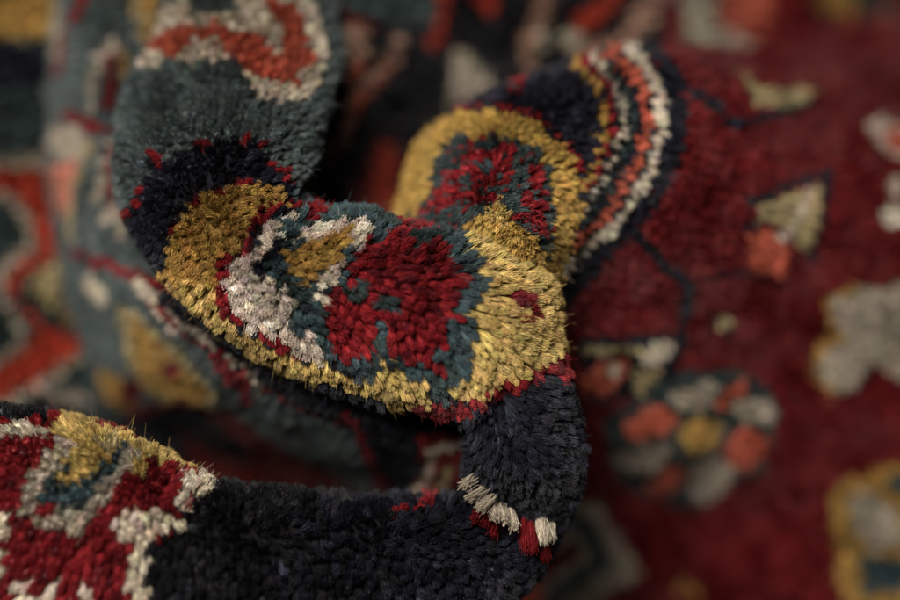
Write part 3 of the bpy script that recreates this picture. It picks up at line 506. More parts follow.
    [1, 8, 2, 18, 2, 4, 2, 3, 1, 8, 2, 5, 2, 19, 3, 5, 3, 8, 3, 5, 2, 19, 2, 5, 1, 3, 2, 4, 1, 3, 2, 18, 8, 8, 1, 16, 11, 8, 1, 10, 4, 8, 1, 10, 4, 8, 1, 10, 4, 8],
    [1, 10, 2, 18, 3, 4, 4, 5, 1, 19, 4, 5, 1, 10, 2, 8, 3, 5, 1, 19, 4, 5, 2, 4, 1, 3, 2, 18, 4, 8, 5, 16, 9, 8, 1, 10, 10, 8, 2, 16, 1, 8, 2, 16, 1, 8],
    [1, 8, 2, 18, 2, 4, 22, 5, 2, 4, 2, 18, 2, 10, 1, 8, 1, 10, 1, 8, 4, 16, 1, 10, 12, 8, 1, 10, 6, 8, 4, 16, 2, 8],
    [1, 8, 2, 18, 1, 4, 1, 3, 22, 5, 2, 4, 2, 18, 5, 8, 3, 16, 4, 8, 2, 10, 16, 8, 4, 16, 1, 8],
    [1, 8, 2, 18, 1, 3, 2, 4, 2, 5, 3, 18, 11, 5, 2, 18, 1, 5, 1, 4, 1, 5, 1, 3, 1, 4, 1, 8, 1, 18, 4, 8, 2, 16, 23, 8, 1, 10, 2, 8, 2, 16, 1, 8],
    [1, 10, 1, 18, 1, 8, 4, 4, 3, 18, 12, 5, 4, 18, 1, 3, 2, 4, 1, 8, 1, 18, 1, 10, 3, 8, 1, 16, 4, 8, 1, 10, 6, 8, 1, 10, 6, 8, 1, 10, 3, 8, 1, 10, 4, 8, 1, 10, 1, 16, 1, 8],
    [2, 8, 6, 18, 1, 10, 1, 8, 3, 5, 4, 8, 1, 10, 2, 8, 2, 5, 2, 8, 6, 18, 12, 8, 1, 10, 1, 8, 1, 10, 3, 8, 2, 10, 8, 8, 1, 10, 1, 8, 1, 10, 5, 8],
    [2, 8, 3, 18, 4, 8, 2, 16, 1, 5, 2, 8, 4, 1, 3, 8, 2, 16, 3, 8, 4, 18, 1, 10, 3, 8, 1, 16, 1, 10, 11, 8, 1, 10, 10, 8, 3, 10, 4, 8, 1, 16],
    [1, 16, 8, 8, 1, 10, 1, 16, 2, 8, 7, 1, 1, 8, 2, 16, 8, 8, 1, 16, 1, 8, 2, 16, 5, 8, 1, 10, 3, 8, 1, 10, 11, 8, 1, 10, 8, 8, 1, 16],
    [2, 16, 2, 8, 2, 10, 3, 8, 2, 16, 1, 8, 8, 1, 1, 8, 2, 16, 1, 8, 1, 10, 2, 8, 1, 10, 2, 8, 2, 16, 1, 8, 2, 16, 11, 8, 2, 10, 8, 8, 1, 10, 5, 8, 2, 10, 1, 8, 1, 16],
    [2, 16, 1, 8, 1, 10, 3, 8, 1, 10, 1, 8, 2, 16, 1, 8, 9, 1, 2, 16, 7, 8, 2, 16, 1, 8, 2, 16, 13, 8, 1, 10, 5, 8, 1, 10, 3, 8, 1, 10, 4, 8, 1, 10, 1, 8, 1, 16],
    [2, 16, 4, 8, 1, 10, 2, 8, 2, 16, 10, 1, 1, 8, 1, 16, 7, 8, 2, 16, 26, 8, 1, 10, 2, 8, 1, 10, 4, 8],
    [9, 8, 2, 16, 10, 1, 1, 8, 1, 16, 1, 10, 6, 8, 1, 16, 6, 8, 1, 10, 7, 8, 1, 10, 7, 8, 1, 10, 12, 8],
    [3, 8, 1, 10, 5, 8, 2, 16, 11, 1, 1, 16, 9, 8, 1, 10, 24, 8, 1, 10, 8, 8],
    [9, 8, 2, 16, 11, 1, 1, 16, 2, 8, 1, 10, 3, 8, 2, 10, 8, 8, 1, 10, 2, 8, 1, 10, 1, 8, 1, 10, 2, 8, 1, 10, 18, 8],
    [9, 8, 2, 16, 11, 1, 2, 16, 17, 8, 1, 10, 1, 8, 1, 10, 17, 8, 1, 10, 4, 8],
    [9, 8, 2, 16, 11, 1, 2, 16, 10, 8, 1, 10, 9, 8, 1, 10, 1, 8, 1, 10, 8, 8, 1, 10, 5, 8, 1, 10, 4, 8],
    [8, 8, 1, 10, 1, 16, 12, 1, 2, 16, 5, 8, 2, 10, 35, 8],
    [1, 8, 1, 10, 7, 8, 1, 16, 12, 1, 2, 16, 6, 8, 1, 10, 17, 8, 1, 1, 2, 8, 1, 1, 1, 10, 13, 8],
         ]),
    dict(key='field_and_border', pitch=0.0021, length=0.004, fibres=14, thick=0.00017, flip=1, nap=[(0.15, -0.1, -0.3), (0.15, -0.1, -0.3)], frizz=0.22, trim=[1, 1], drift=0.16, wob=0.11, relief=0.0013,
         ctrl=[
             [(-0.0193, 0.0595, 0.1466), (-0.0083, 0.0761, 0.1651), (0.0106, 0.0865, 0.1737), (0.0318, 0.0941, 0.1762), (0.0577, 0.1091, 0.1749), (0.0875, 0.1374, 0.1659), (0.1251, 0.1854, 0.152), (0.166, 0.2373, 0.1423), (0.2178, 0.2737, 0.1455)],
             [(-0.0199, 0.0515, 0.1797), (-0.0096, 0.0687, 0.1987), (0.009, 0.0774, 0.2114), (0.0295, 0.0842, 0.2159), (0.0536, 0.0969, 0.2152), (0.0803, 0.1185, 0.2032), (0.1144, 0.1555, 0.1786), (0.1536, 0.1957, 0.1559), (0.2025, 0.2265, 0.1453)],
             [(-0.0164, 0.0455, 0.1939), (-0.0069, 0.0588, 0.2147), (0.0094, 0.0657, 0.2283), (0.0282, 0.0728, 0.2331), (0.0502, 0.0777, 0.2357), (0.073, 0.0858, 0.2297), (0.1021, 0.0991, 0.2086), (0.1366, 0.1241, 0.1826), (0.1851, 0.1505, 0.1581)],
             [(-0.0127, 0.035, 0.2032), (-0.0015, 0.042, 0.2229), (0.0128, 0.0438, 0.2339), (0.029, 0.0505, 0.2353), (0.0508, 0.0586, 0.2353), (0.0722, 0.0641, 0.2295), (0.0996, 0.0724, 0.2088), (0.1322, 0.0885, 0.1849), (0.1776, 0.1081, 0.1648)],
             [(-0.0095, 0.0259, 0.208), (0.0012, 0.0219, 0.2245), (0.0149, 0.0218, 0.2318), (0.032, 0.03, 0.2275), (0.0498, 0.0394, 0.223), (0.0718, 0.0473, 0.2168), (0.0988, 0.055, 0.1984), (0.1306, 0.0674, 0.1764), (0.1756, 0.0866, 0.1558)],
             [(-0.0061, 0.0185, 0.2088), (0.0047, 0.0095, 0.2227), (0.0191, 0.0054, 0.227), (0.0336, 0.0157, 0.2175), (0.0462, 0.0324, 0.2062), (0.068, 0.0373, 0.1968), (0.0974, 0.0448, 0.1812), (0.1312, 0.0547, 0.1562), (0.1751, 0.0688, 0.1391)],
             [(0, 0.0302, 0.1889), (0.0121, 0.013, 0.2056), (0.0243, 0.0016, 0.2139), (0.0343, 0.0116, 0.2011), (0.0404, 0.0235, 0.1874), (0.0637, 0.0303, 0.1771), (0.0953, 0.0387, 0.161), (0.1312, 0.0469, 0.1357), (0.1753, 0.0556, 0.1229)],
             [(0.0032, 0.0381, 0.1528), (0.0159, 0.0292, 0.1653), (0.0282, 0.0185, 0.1729), (0.0357, 0.0154, 0.1694), (0.0457, 0.0221, 0.1589), (0.0656, 0.0294, 0.1521), (0.0952, 0.0352, 0.1376), (0.1298, 0.035, 0.1195), (0.1751, 0.0413, 0.1086)],
             [(0.0066, 0.0372, 0.122), (0.0199, 0.0358, 0.1234), (0.0331, 0.0329, 0.1216), (0.043, 0.0214, 0.1283), (0.0529, 0.0207, 0.1245), (0.0694, 0.0221, 0.123), (0.094, 0.0227, 0.1178), (0.1289, 0.0229, 0.0986), (0.1749, 0.0249, 0.0918)],
             [(0.0068, 0.0256, 0.0762), (0.0238, 0.0236, 0.0784), (0.0372, 0.0215, 0.0806), (0.0472, 0.0188, 0.0835), (0.0583, 0.0229, 0.0791), (0.0762, 0.0297, 0.0718), (0.0979, 0.0261, 0.0707), (0.1282, 0.0096, 0.0778), (0.1749, 0.0091, 0.0743)],
             [(-0.0034, -0.0149, 0.0192), (0.0171, -0.0175, 0.0224), (0.0341, -0.02, 0.0255), (0.0478, -0.0187, 0.0239), (0.0621, -0.0137, 0.0176), (0.0804, -0.0061, 0.0081), (0.1005, -0.0111, 0.0144), (0.1317, -0.025, 0.0319), (0.1791, -0.0244, 0.0311)],
         ],
         chart=[
    [8, 0, 8, 3, 3, 8, 1, 3, 3, 8, 3, 3, 2, 8, 3, 7, 4, 0, 2, 8, 1, 18, 1, 0, 1, 3, 1, 0, 2, 13, 1, 0, 1, 16, 4, 0, 3, 12, 1, 0, 6, 12, 2, 19, 54, 12],
    [7, 0, 1, 7, 1, 8, 3, 3, 7, 8, 1, 3, 1, 8, 1, 4, 2, 8, 2, 3, 1, 8, 1, 3, 3, 7, 1, 8, 3, 0, 1, 6, 1, 8, 1, 0, 1, 18, 2, 3, 1, 0, 1, 13, 1, 0, 1, 16, 4, 0, 3, 12, 1, 0, 6, 12, 2, 19, 54, 12],
    [7, 0, 1, 8, 1, 3, 1, 8, 2, 3, 8, 8, 1, 3, 1, 4, 2, 8, 2, 3, 1, 8, 1, 3, 3, 7, 1, 8, 3, 0, 1, 6, 1, 8, 1, 0, 1, 18, 1, 0, 1, 3, 1, 0, 1, 13, 1, 0, 1, 16, 4, 0, 2, 12, 2, 0, 6, 12, 2, 19, 54, 12],
    [6, 0, 1, 7, 3, 3, 7, 8, 1, 3, 3, 8, 2, 3, 1, 8, 4, 3, 3, 7, 4, 0, 1, 6, 2, 8, 1, 18, 1, 0, 1, 3, 1, 0, 1, 13, 1, 0, 1, 16, 4, 0, 2, 12, 1, 0, 7, 12, 2, 19, 54, 12],
    [6, 0, 1, 3, 1, 8, 1, 3, 2, 8, 1, 3, 3, 8, 1, 3, 1, 8, 1, 3, 4, 8, 2, 3, 1, 8, 1, 3, 1, 8, 3, 7, 7, 0, 1, 8, 1, 18, 1, 0, 1, 3, 1, 0, 1, 13, 1, 0, 1, 16, 4, 0, 2, 12, 1, 0, 7, 12, 1, 19, 55, 12],
    [6, 0, 3, 3, 3, 8, 1, 3, 4, 8, 1, 3, 2, 8, 1, 4, 4, 8, 2, 3, 3, 7, 1, 8, 5, 0, 1, 6, 1, 8, 1, 18, 1, 0, 1, 3, 2, 13, 1, 0, 1, 16, 4, 0, 1, 12, 2, 0, 7, 12, 1, 19, 55, 12],
    [5, 0, 3, 3, 2, 8, 3, 3, 1, 8, 1, 3, 2, 8, 1, 3, 2, 8, 1, 4, 4, 8, 1, 3, 3, 7, 2, 8, 6, 0, 1, 8, 1, 18, 1, 0, 1, 3, 1, 0, 1, 13, 1, 0, 1, 16, 4, 0, 1, 12, 1, 0, 8, 12, 1, 19, 55, 12],
    [5, 0, 1, 8, 1, 3, 2, 8, 1, 3, 2, 7, 2, 3, 10, 8, 2, 3, 3, 7, 2, 8, 5, 0, 1, 6, 1, 8, 1, 18, 1, 0, 1, 3, 1, 0, 1, 13, 1, 0, 1, 16, 6, 0, 64, 12],
    [4, 0, 1, 7, 1, 3, 3, 8, 4, 7, 2, 3, 6, 8, 1, 3, 3, 8, 4, 7, 1, 8, 7, 0, 1, 8, 1, 18, 1, 0, 1, 3, 1, 0, 1, 13, 2, 16, 5, 0, 65, 12],
    [4, 0, 2, 3, 2, 8, 5, 7, 1, 3, 1, 8, 1, 3, 5, 8, 3, 3, 5, 7, 1, 8, 7, 0, 1, 8, 1, 18, 1, 0, 1, 3, 1, 0, 1, 13, 2, 16, 5, 0, 65, 12],
    [4, 0, 1, 3, 2, 8, 6, 7, 3, 3, 5, 8, 2, 3, 5, 7, 8, 0, 1, 6, 1, 8, 1, 18, 2, 0, 2, 13, 2, 16, 4, 0, 9, 12, 1, 19, 56, 12],
    [3, 0, 2, 3, 1, 8, 7, 7, 4, 3, 2, 8, 3, 3, 6, 7, 1, 8, 8, 0, 1, 8, 1, 18, 1, 3, 1, 0, 2, 13, 2, 16, 4, 0, 66, 12],
    [3, 0, 1, 3, 2, 8, 7, 7, 2, 3, 1, 8, 4, 3, 7, 7, 10, 0, 1, 8, 1, 18, 1, 3, 1, 0, 1, 13, 1, 0, 1, 16, 4, 0, 67, 12],
    [2, 0, 1, 7, 1, 3, 1, 8, 9, 7, 5, 3, 7, 7, 1, 0, 1, 8, 7, 0, 1, 6, 2, 0, 1, 18, 1, 3, 1, 0, 1, 13, 1, 0, 1, 16, 4, 0, 67, 12],
    [2, 0, 1, 3, 2, 8, 9, 7, 5, 3, 7, 7, 1, 8, 8, 0, 1, 6, 2, 0, 1, 18, 1, 3, 1, 0, 1, 13, 2, 16, 4, 0, 67, 12],
    [2, 0, 1, 3, 1, 8, 11, 7, 3, 3, 7, 7, 10, 0, 1, 6, 1, 8, 2, 18, 1, 3, 1, 0, 1, 13, 2, 16, 4, 0, 67, 12],
    [1, 0, 1, 7, 1, 3, 1, 8, 11, 7, 1, 8, 2, 3, 6, 7, 1, 0, 1, 8, 9, 0, 1, 6, 1, 8, 1, 18, 1, 3, 1, 0, 2, 13, 2, 16, 1, 12, 3, 0, 67, 12],
    [1, 0, 2, 8, 20, 7, 1, 0, 2, 8, 10, 0, 1, 8, 1, 18, 1, 3, 1, 0, 2, 13, 1, 16, 4, 0, 68, 12],
    [1, 0, 1, 3, 1, 8, 19, 7, 1, 0, 1, 8, 10, 0, 1, 6, 1, 0, 1, 8, 1, 18, 1, 3, 1, 0, 1, 13, 1, 0, 1, 16, 4, 0, 68, 12],
    [22, 7, 2, 8, 10, 0, 1, 6, 1, 0, 1, 8, 1, 18, 1, 3, 2, 13, 2, 16, 4, 0, 68, 12],
    [1, 3, 20, 7, 1, 0, 1, 8, 11, 0, 1, 6, 1, 8, 1, 18, 1, 3, 1, 0, 2, 13, 2, 16, 4, 0, 68, 12],
    [1, 7, 1, 8, 18, 7, 1, 0, 1, 3, 12, 0, 1, 6, 1, 8, 1, 18, 1, 3, 1, 0, 1, 13, 1, 0, 2, 16, 1, 12, 3, 0, 68, 12],
    [19, 7, 1, 0, 1, 8, 1, 3, 12, 0, 1, 6, 1, 8, 1, 18, 1, 3, 1, 0, 1, 13, 1, 0, 2, 16, 1, 12, 3, 0, 68, 12],
    [19, 7, 1, 0, 1, 3, 13, 0, 1, 6, 1, 8, 1, 18, 1, 3, 1, 0, 1, 13, 1, 0, 2, 16, 4, 0, 68, 12],
    [18, 7, 1, 0, 1, 8, 15, 0, 1, 8, 1, 18, 1, 3, 2, 13, 1, 0, 2, 16, 4, 0, 68, 12],
    [18, 7, 2, 8, 5, 0, 1, 8, 7, 0, 1, 6, 1, 0, 1, 8, 1, 18, 1, 3, 2, 13, 1, 0, 2, 16, 4, 0, 68, 12],
    [18, 7, 2, 8, 5, 0, 1, 3, 7, 0, 1, 6, 1, 0, 1, 8, 1, 18, 1, 3, 2, 13, 1, 0, 1, 16, 5, 0, 68, 12],
    [16, 7, 2, 0, 1, 3, 6, 0, 1, 8, 7, 0, 1, 6, 1, 0, 1, 8, 1, 18, 1, 0, 1, 13, 1, 0, 2, 16, 4, 0, 69, 12],
    [16, 7, 1, 0, 2, 8, 6, 0, 1, 8, 7, 0, 1, 6, 1, 8, 1, 18, 1, 3, 1, 0, 2, 13, 2, 16, 4, 0, 69, 12],
    [15, 7, 2, 0, 2, 8, 5, 0, 2, 8, 7, 0, 1, 6, 1, 8, 1, 18, 1, 3, 1, 0, 1, 13, 1, 0, 2, 16, 4, 0, 69, 12],
    [12, 7, 1, 0, 2, 7, 1, 0, 2, 8, 6, 0, 2, 8, 7, 0, 1, 6, 1, 8, 1, 18, 1, 3, 1, 0, 1, 13, 1, 0, 2, 16, 4, 0, 69, 12],
    [11, 7, 2, 0, 2, 7, 1, 0, 2, 8, 6, 0, 2, 8, 7, 0, 1, 6, 1, 8, 1, 18, 1, 3, 1, 0, 1, 13, 1, 0, 2, 16, 4, 0, 69, 12],
    [12, 7, 4, 0, 2, 8, 6, 0, 2, 8, 7, 0, 1, 6, 1, 8, 1, 18, 1, 3, 2, 13, 1, 0, 2, 16, 4, 0, 69, 12],
    [11, 7, 4, 0, 3, 8, 6, 0, 2, 8, 7, 0, 1, 6, 1, 8, 1, 18, 1, 3, 2, 13, 1, 0, 2, 16, 5, 0, 68, 12],
    [12, 7, 3, 0, 3, 8, 6, 0, 2, 8, 7, 0, 1, 6, 1, 8, 1, 18, 1, 3, 2, 13, 1, 0, 2, 16, 5, 0, 68, 12],
    [12, 7, 4, 0, 2, 8, 6, 0, 2, 8, 7, 0, 1, 6, 1, 8, 1, 18, 1, 3, 2, 13, 1, 0, 2, 16, 5, 0, 68, 12],
    [11, 7, 4, 0, 2, 8, 7, 0, 2, 8, 7, 0, 1, 6, 1, 8, 1, 18, 1, 3, 2, 13, 1, 0, 2, 16, 5, 0, 68, 12],
    [11, 7, 4, 0, 1, 3, 1, 8, 7, 0, 2, 8, 7, 0, 1, 6, 1, 8, 1, 18, 1, 3, 2, 13, 1, 0, 2, 16, 5, 0, 68, 12],
    [11, 7, 4, 0, 2, 8, 7, 0, 2, 8, 7, 0, 1, 6, 1, 8, 1, 18, 1, 3, 2, 13, 1, 0, 2, 16, 5, 0, 68, 12],
    [11, 7, 4, 0, 2, 8, 7, 0, 2, 8, 7, 0, 1, 6, 1, 8, 1, 18, 1, 3, 2, 13, 1, 0, 2, 16, 5, 0, 68, 12],
    [12, 7, 3, 0, 1, 3, 1, 8, 7, 0, 2, 8, 7, 0, 1, 6, 1, 8, 1, 18, 1, 3, 2, 13, 1, 0, 3, 16, 1, 12, 3, 0, 15, 12, 1, 19, 52, 12],
    [11, 7, 1, 0, 2, 7, 1, 0, 1, 8, 1, 3, 7, 0, 2, 8, 7, 0, 1, 6, 1, 8, 1, 18, 1, 3, 2, 13, 2, 0, 2, 16, 1, 12, 3, 0, 16, 12, 1, 19, 51, 12],
    [14, 7, 1, 0, 2, 8, 7, 0, 2, 8, 7, 0, 1, 6, 1, 8, 1, 18, 1, 3, 1, 0, 1, 13, 2, 0, 2, 16, 1, 12, 3, 0, 16, 12, 2, 19, 12, 12, 1, 19, 37, 12],
    [14, 7, 1, 0, 1, 8, 1, 3, 7, 0, 2, 8, 7, 0, 1, 6, 1, 8, 1, 18, 1, 3, 1, 0, 2, 13, 1, 0, 2, 16, 1, 12, 3, 0, 17, 12, 3, 19, 8, 12, 7, 19, 33, 12],
    [14, 7, 1, 0, 1, 8, 1, 3, 1, 8, 6, 0, 2, 8, 7, 0, 1, 6, 1, 8, 2, 18, 1, 0, 2, 13, 1, 0, 2, 16, 5, 0, 16, 12, 4, 19, 5, 12, 8, 19, 34, 12],
    [14, 7, 2, 0, 2, 8, 6, 0, 1, 3, 1, 8, 7, 0, 1, 6, 1, 8, 2, 18, 1, 3, 2, 13, 1, 0, 2, 16, 5, 0, 16, 12, 16, 19, 35, 12],
    [15, 7, 2, 0, 1, 8, 6, 0, 2, 8, 7, 0, 1, 6, 1, 0, 1, 8, 1, 18, 1, 3, 2, 13, 1, 0, 3, 16, 4, 0, 17, 12, 14, 19, 3, 0, 33, 12],
    [17, 7, 2, 8, 5, 0, 2, 8, 9, 0, 1, 8, 1, 18, 1, 3, 1, 0, 2, 13, 3, 16, 1, 12, 4, 0, 16, 12, 13, 19, 3, 0, 13, 12, 1, 17, 1, 12, 1, 17, 1, 12, 1, 17, 16, 12],
    [17, 7, 1, 0, 1, 8, 1, 3, 5, 0, 1, 8, 8, 0, 1, 6, 1, 8, 1, 18, 1, 3, 1, 0, 2, 13, 1, 0, 2, 16, 5, 0, 17, 12, 10, 19, 3, 0, 15, 12, 11, 17, 10, 12],
    [18, 7, 1, 0, 1, 8, 1, 3, 13, 0, 1, 6, 1, 8, 2, 18, 1, 3, 2, 13, 1, 0, 2, 16, 1, 0, 1, 12, 4, 0, 17, 12, 6, 19, 4, 0, 18, 12, 2, 17, 5, 13, 1, 17, 2, 13, 10, 12],
    [19, 7, 1, 0, 1, 3, 13, 0, 1, 6, 1, 0, 1, 8, 1, 18, 1, 3, 1, 0, 2, 13, 3, 16, 5, 0, 17, 12, 1, 19, 4, 12, 3, 0, 21, 12, 2, 17, 7, 13, 10, 12],
    [20, 7, 1, 0, 1, 8, 12, 0, 1, 6, 1, 0, 1, 8, 1, 18, 1, 3, 1, 0, 2, 13, 1, 0, 2, 16, 6, 0, 19, 12, 3, 0, 23, 12, 2, 17, 7, 13, 10, 12],
    [12, 7, 1, 8, 8, 7, 1, 0, 2, 8, 11, 0, 1, 6, 1, 8, 2, 18, 1, 3, 1, 0, 2, 13, 2, 16, 7, 0, 16, 12, 3, 0, 26, 12, 2, 17, 6, 13, 10, 12],
    [11, 7, 4, 3, 7, 7, 1, 0, 2, 8, 10, 0, 1, 6, 2, 8, 1, 18, 1, 3, 1, 0, 2, 13, 1, 0, 2, 16, 9, 0, 12, 12, 3, 0, 28, 12, 5, 17, 2, 13, 10, 12],
    [1, 3, 8, 7, 6, 3, 9, 7, 1, 0, 1, 8, 9, 0, 1, 6, 1, 0, 1, 8, 1, 18, 1, 0, 1, 3, 1, 0, 2, 13, 2, 16, 5, 0, 1, 12, 8, 0, 5, 12, 3, 0, 34, 12, 3, 17, 10, 12],
    [1, 8, 7, 7, 3, 3, 1, 8, 4, 3, 9, 7, 10, 0, 1, 6, 1, 0, 1, 8, 1, 18, 1, 0, 1, 3, 1, 0, 2, 13, 3, 16, 4, 0, 4, 12, 11, 0, 49, 12],
    [1, 8, 6, 7, 6, 3, 1, 8, 1, 3, 1, 8, 10, 7, 2, 8, 9, 0, 1, 8, 2, 18, 1, 3, 1, 0, 2, 13, 1, 0, 2, 16, 5, 0, 8, 12, 4, 0, 51, 12],
    [2, 8, 5, 7, 8, 3, 1, 8, 1, 3, 1, 8, 1, 3, 1, 8, 7, 7, 1, 8, 8, 0, 1, 6, 1, 8, 1, 0, 1, 18, 2, 3, 1, 0, 1, 13, 1, 0, 2, 16, 5, 0, 63, 12],
    [3, 8, 3, 7, 1, 8, 2, 3, 1, 8, 1, 3, 1, 8, 1, 3, 3, 8, 5, 3, 7, 7, 1, 8, 7, 0, 1, 6, 1, 8, 1, 0, 1, 18, 2, 3, 1, 0, 1, 13, 1, 0, 2, 16, 5, 0, 30, 12, 1, 0, 15, 12, 2, 16, 15, 12],
    [2, 8, 3, 3, 1, 8, 3, 3, 1, 8, 3, 3, 5, 8, 4, 3, 6, 7, 8, 0, 1, 6, 1, 8, 1, 0, 1, 18, 1, 0, 1, 3, 1, 0, 2, 13, 2, 16, 5, 0, 29, 12, 3, 0, 13, 12, 4, 16, 14, 12],
    [1, 3, 3, 8, 4, 3, 4, 8, 1, 3, 1, 8, 1, 3, 1, 8, 1, 3, 2, 8, 1, 3, 2, 8, 2, 3, 4, 7, 1, 3, 1, 8, 6, 0, 1, 6, 1, 8, 1, 0, 1, 18, 1, 0, 1, 3, 1, 0, 2, 13, 2, 16, 4, 0, 28, 12, 5, 0, 13, 12, 4, 16, 14, 12],
    [5, 8, 1, 3, 17, 8, 2, 3, 4, 7, 7, 0, 1, 6, 1, 8, 1, 0, 1, 18, 1, 0, 1, 3, 1, 0, 2, 13, 1, 0, 1, 16, 4, 0, 26, 12, 3, 0, 2, 12, 2, 0, 14, 12, 2, 16, 15, 12],
    [1, 3, 8, 8, 1, 3, 3, 8, 1, 3, 3, 8, 2, 4, 2, 8, 1, 3, 1, 8, 3, 3, 4, 7, 1, 8, 4, 0, 2, 6, 1, 8, 2, 18, 2, 3, 1, 0, 1, 13, 1, 0, 2, 16, 4, 0, 24, 12, 3, 0, 2, 12, 2, 19, 2, 0, 31, 12],
    [1, 3, 1, 8, 1, 3, 8, 8, 3, 3, 3, 8, 2, 4, 3, 8, 2, 3, 1, 8, 1, 3, 4, 7, 1, 8, 4, 0, 1, 6, 1, 8, 1, 0, 1, 18, 1, 0, 1, 3, 1, 0, 2, 13, 1, 0, 2, 16, 4, 0, 22, 12, 3, 0, 2, 12, 2, 16, 2, 19, 2, 0, 13, 12, 4, 16, 14, 12],
    [1, 3, 1, 8, 1, 3, 1, 8, 1, 3, 3, 8, 1, 3, 3, 8, 2, 3, 1, 8, 1, 3, 6, 8, 1, 3, 1, 8, 2, 3, 5, 7, 1, 8, 2, 0, 2, 6, 1, 8, 1, 0, 1, 18, 2, 3, 1, 0, 2, 13, 1, 0, 1, 16, 5, 0, 20, 12, 3, 0, 1, 12, 3, 19, 1, 16, 3, 19, 2, 0, 12, 12, 6, 16, 13, 12],
    [4, 3, 7, 8, 1, 3, 7, 8, 1, 4, 2, 8, 2, 3, 2, 8, 1, 3, 4, 7, 1, 8, 2, 0, 1, 6, 1, 8, 1, 0, 1, 18, 1, 0, 1, 3, 2, 0, 1, 13, 1, 0, 2, 16, 4, 0, 19, 12, 3, 0, 1, 12, 4, 19, 2, 16, 3, 19, 2, 0, 12, 12, 5, 16, 14, 12],
    [1, 3, 1, 8, 2, 3, 1, 8, 1, 3, 9, 8, 1, 3, 5, 8, 3, 3, 2, 8, 1, 3, 4, 7, 1, 8, 1, 0, 1, 6, 1, 8, 1, 0, 2, 18, 1, 0, 1, 3, 1, 0, 2, 13, 1, 0, 2, 16, 4, 0, 17, 12, 4, 0, 6, 19, 2, 16, 3, 19, 2, 0, 31, 12],
    [9, 3, 1, 8, 1, 3, 4, 8, 2, 3, 1, 8, 2, 3, 1, 8, 3, 3, 2, 8, 1, 3, 4, 7, 1, 0, 2, 6, 1, 8, 1, 0, 1, 18, 1, 0, 2, 3, 2, 13, 2, 0, 2, 16, 3, 0, 16, 12, 3, 0, 1, 12, 8, 19, 2, 16, 3, 19, 1, 0, 32, 12],
    [1, 8, 5, 3, 1, 8, 5, 3, 6, 8, 1, 3, 1, 8, 2, 3, 1, 8, 1, 3, 2, 8, 1, 3, 4, 7, 1, 6, 2, 8, 1, 0, 2, 18, 2, 3, 1, 0, 2, 13, 1, 0, 2, 16, 4, 0, 16, 12, 2, 0, 1, 12, 8, 19, 2, 16, 4, 19, 1, 0, 32, 12],
    [1, 8, 1, 3, 1, 8, 6, 3, 1, 8, 5, 3, 4, 8, 4, 3, 1, 8, 1, 3, 1, 8, 1, 3, 4, 7, 1, 6, 1, 8, 1, 0, 2, 18, 1, 0, 1, 3, 1, 0, 2, 13, 1, 0, 3, 16, 4, 0, 19, 12, 7, 19, 2, 16, 5, 19, 1, 0, 32, 12],
    [1, 3, 1, 8, 1, 3, 1, 8, 8, 3, 2, 8, 3, 3, 2, 5, 3, 3, 2, 8, 1, 4, 1, 8, 1, 3, 4, 7, 2, 0, 2, 18, 1, 0, 2, 3, 1, 0, 2, 13, 1, 0, 2, 16, 1, 0, 1, 12, 2, 0, 20, 12, 1, 19, 6, 12, 1, 16, 1, 12, 5, 19, 1, 0, 32, 12],
    [16, 3, 3, 5, 3, 3, 4, 8, 1, 3, 5, 7, 2, 18, 1, 0, 2, 3, 1, 0, 2, 13, 2, 0, 2, 16, 4, 0, 19, 12, 2, 0, 4, 13, 2, 16, 3, 12, 3, 19, 2, 0, 32, 12],
    [8, 3, 1, 8, 1, 3, 1, 8, 5, 3, 4, 5, 3, 3, 3, 8, 1, 3, 5, 7, 1, 18, 1, 0, 2, 3, 2, 0, 2, 13, 1, 0, 2, 16, 5, 0, 17, 12, 1, 0, 2, 12, 7, 13, 6, 12, 2, 0, 27, 12, 1, 18, 1, 12, 3, 18],
    [7, 3, 1, 8, 7, 3, 5, 5, 1, 3, 4, 8, 2, 3, 5, 7, 3, 3, 2, 0, 2, 13, 2, 0, 2, 16, 4, 0, 19, 12, 10, 13, 22, 12, 17, 18],
    [2, 3, 1, 8, 7, 3, 1, 8, 4, 3, 5, 5, 1, 8, 1, 3, 3, 8, 2, 3, 4, 7, 3, 3, 2, 0, 3, 13, 1, 0, 2, 16, 4, 0, 21, 12, 9, 13, 14, 12, 2, 6, 23, 18],
    [2, 3, 1, 8, 3, 3, 1, 8, 7, 3, 1, 7, 4, 5, 1, 7, 2, 3, 3, 8, 1, 3, 5, 7, 1, 3, 3, 0, 3, 13, 1, 0, 2, 16, 4, 0, 22, 12, 9, 13, 12, 12, 2, 6, 25, 18],
    [2, 3, 1, 8, 4, 3, 1, 8, 4, 3, 4, 7, 1, 5, 4, 7, 1, 3, 4, 8, 5, 7, 1, 0, 5, 13, 1, 0, 3, 16, 6, 0, 20, 12, 9, 13, 10, 12, 1, 6, 28, 18],
    [3, 3, 1, 7, 1, 8, 1, 7, 1, 3, 14, 7, 2, 3, 2, 8, 1, 3, 5, 7, 5, 13, 1, 0, 3, 16, 4, 0, 1, 12, 4, 0, 19, 12, 5, 13, 12, 12, 1, 6, 29, 18],
    [22, 7, 1, 3, 2, 8, 1, 3, 4, 7, 4, 13, 2, 0, 3, 16, 5, 0, 3, 12, 4, 0, 14, 12, 10, 0, 10, 12, 1, 6, 29, 18],
    [23, 7, 3, 3, 5, 7, 1, 13, 3, 0, 3, 16, 5, 0, 6, 12, 4, 0, 9, 12, 3, 0, 21, 12, 1, 6, 28, 18],
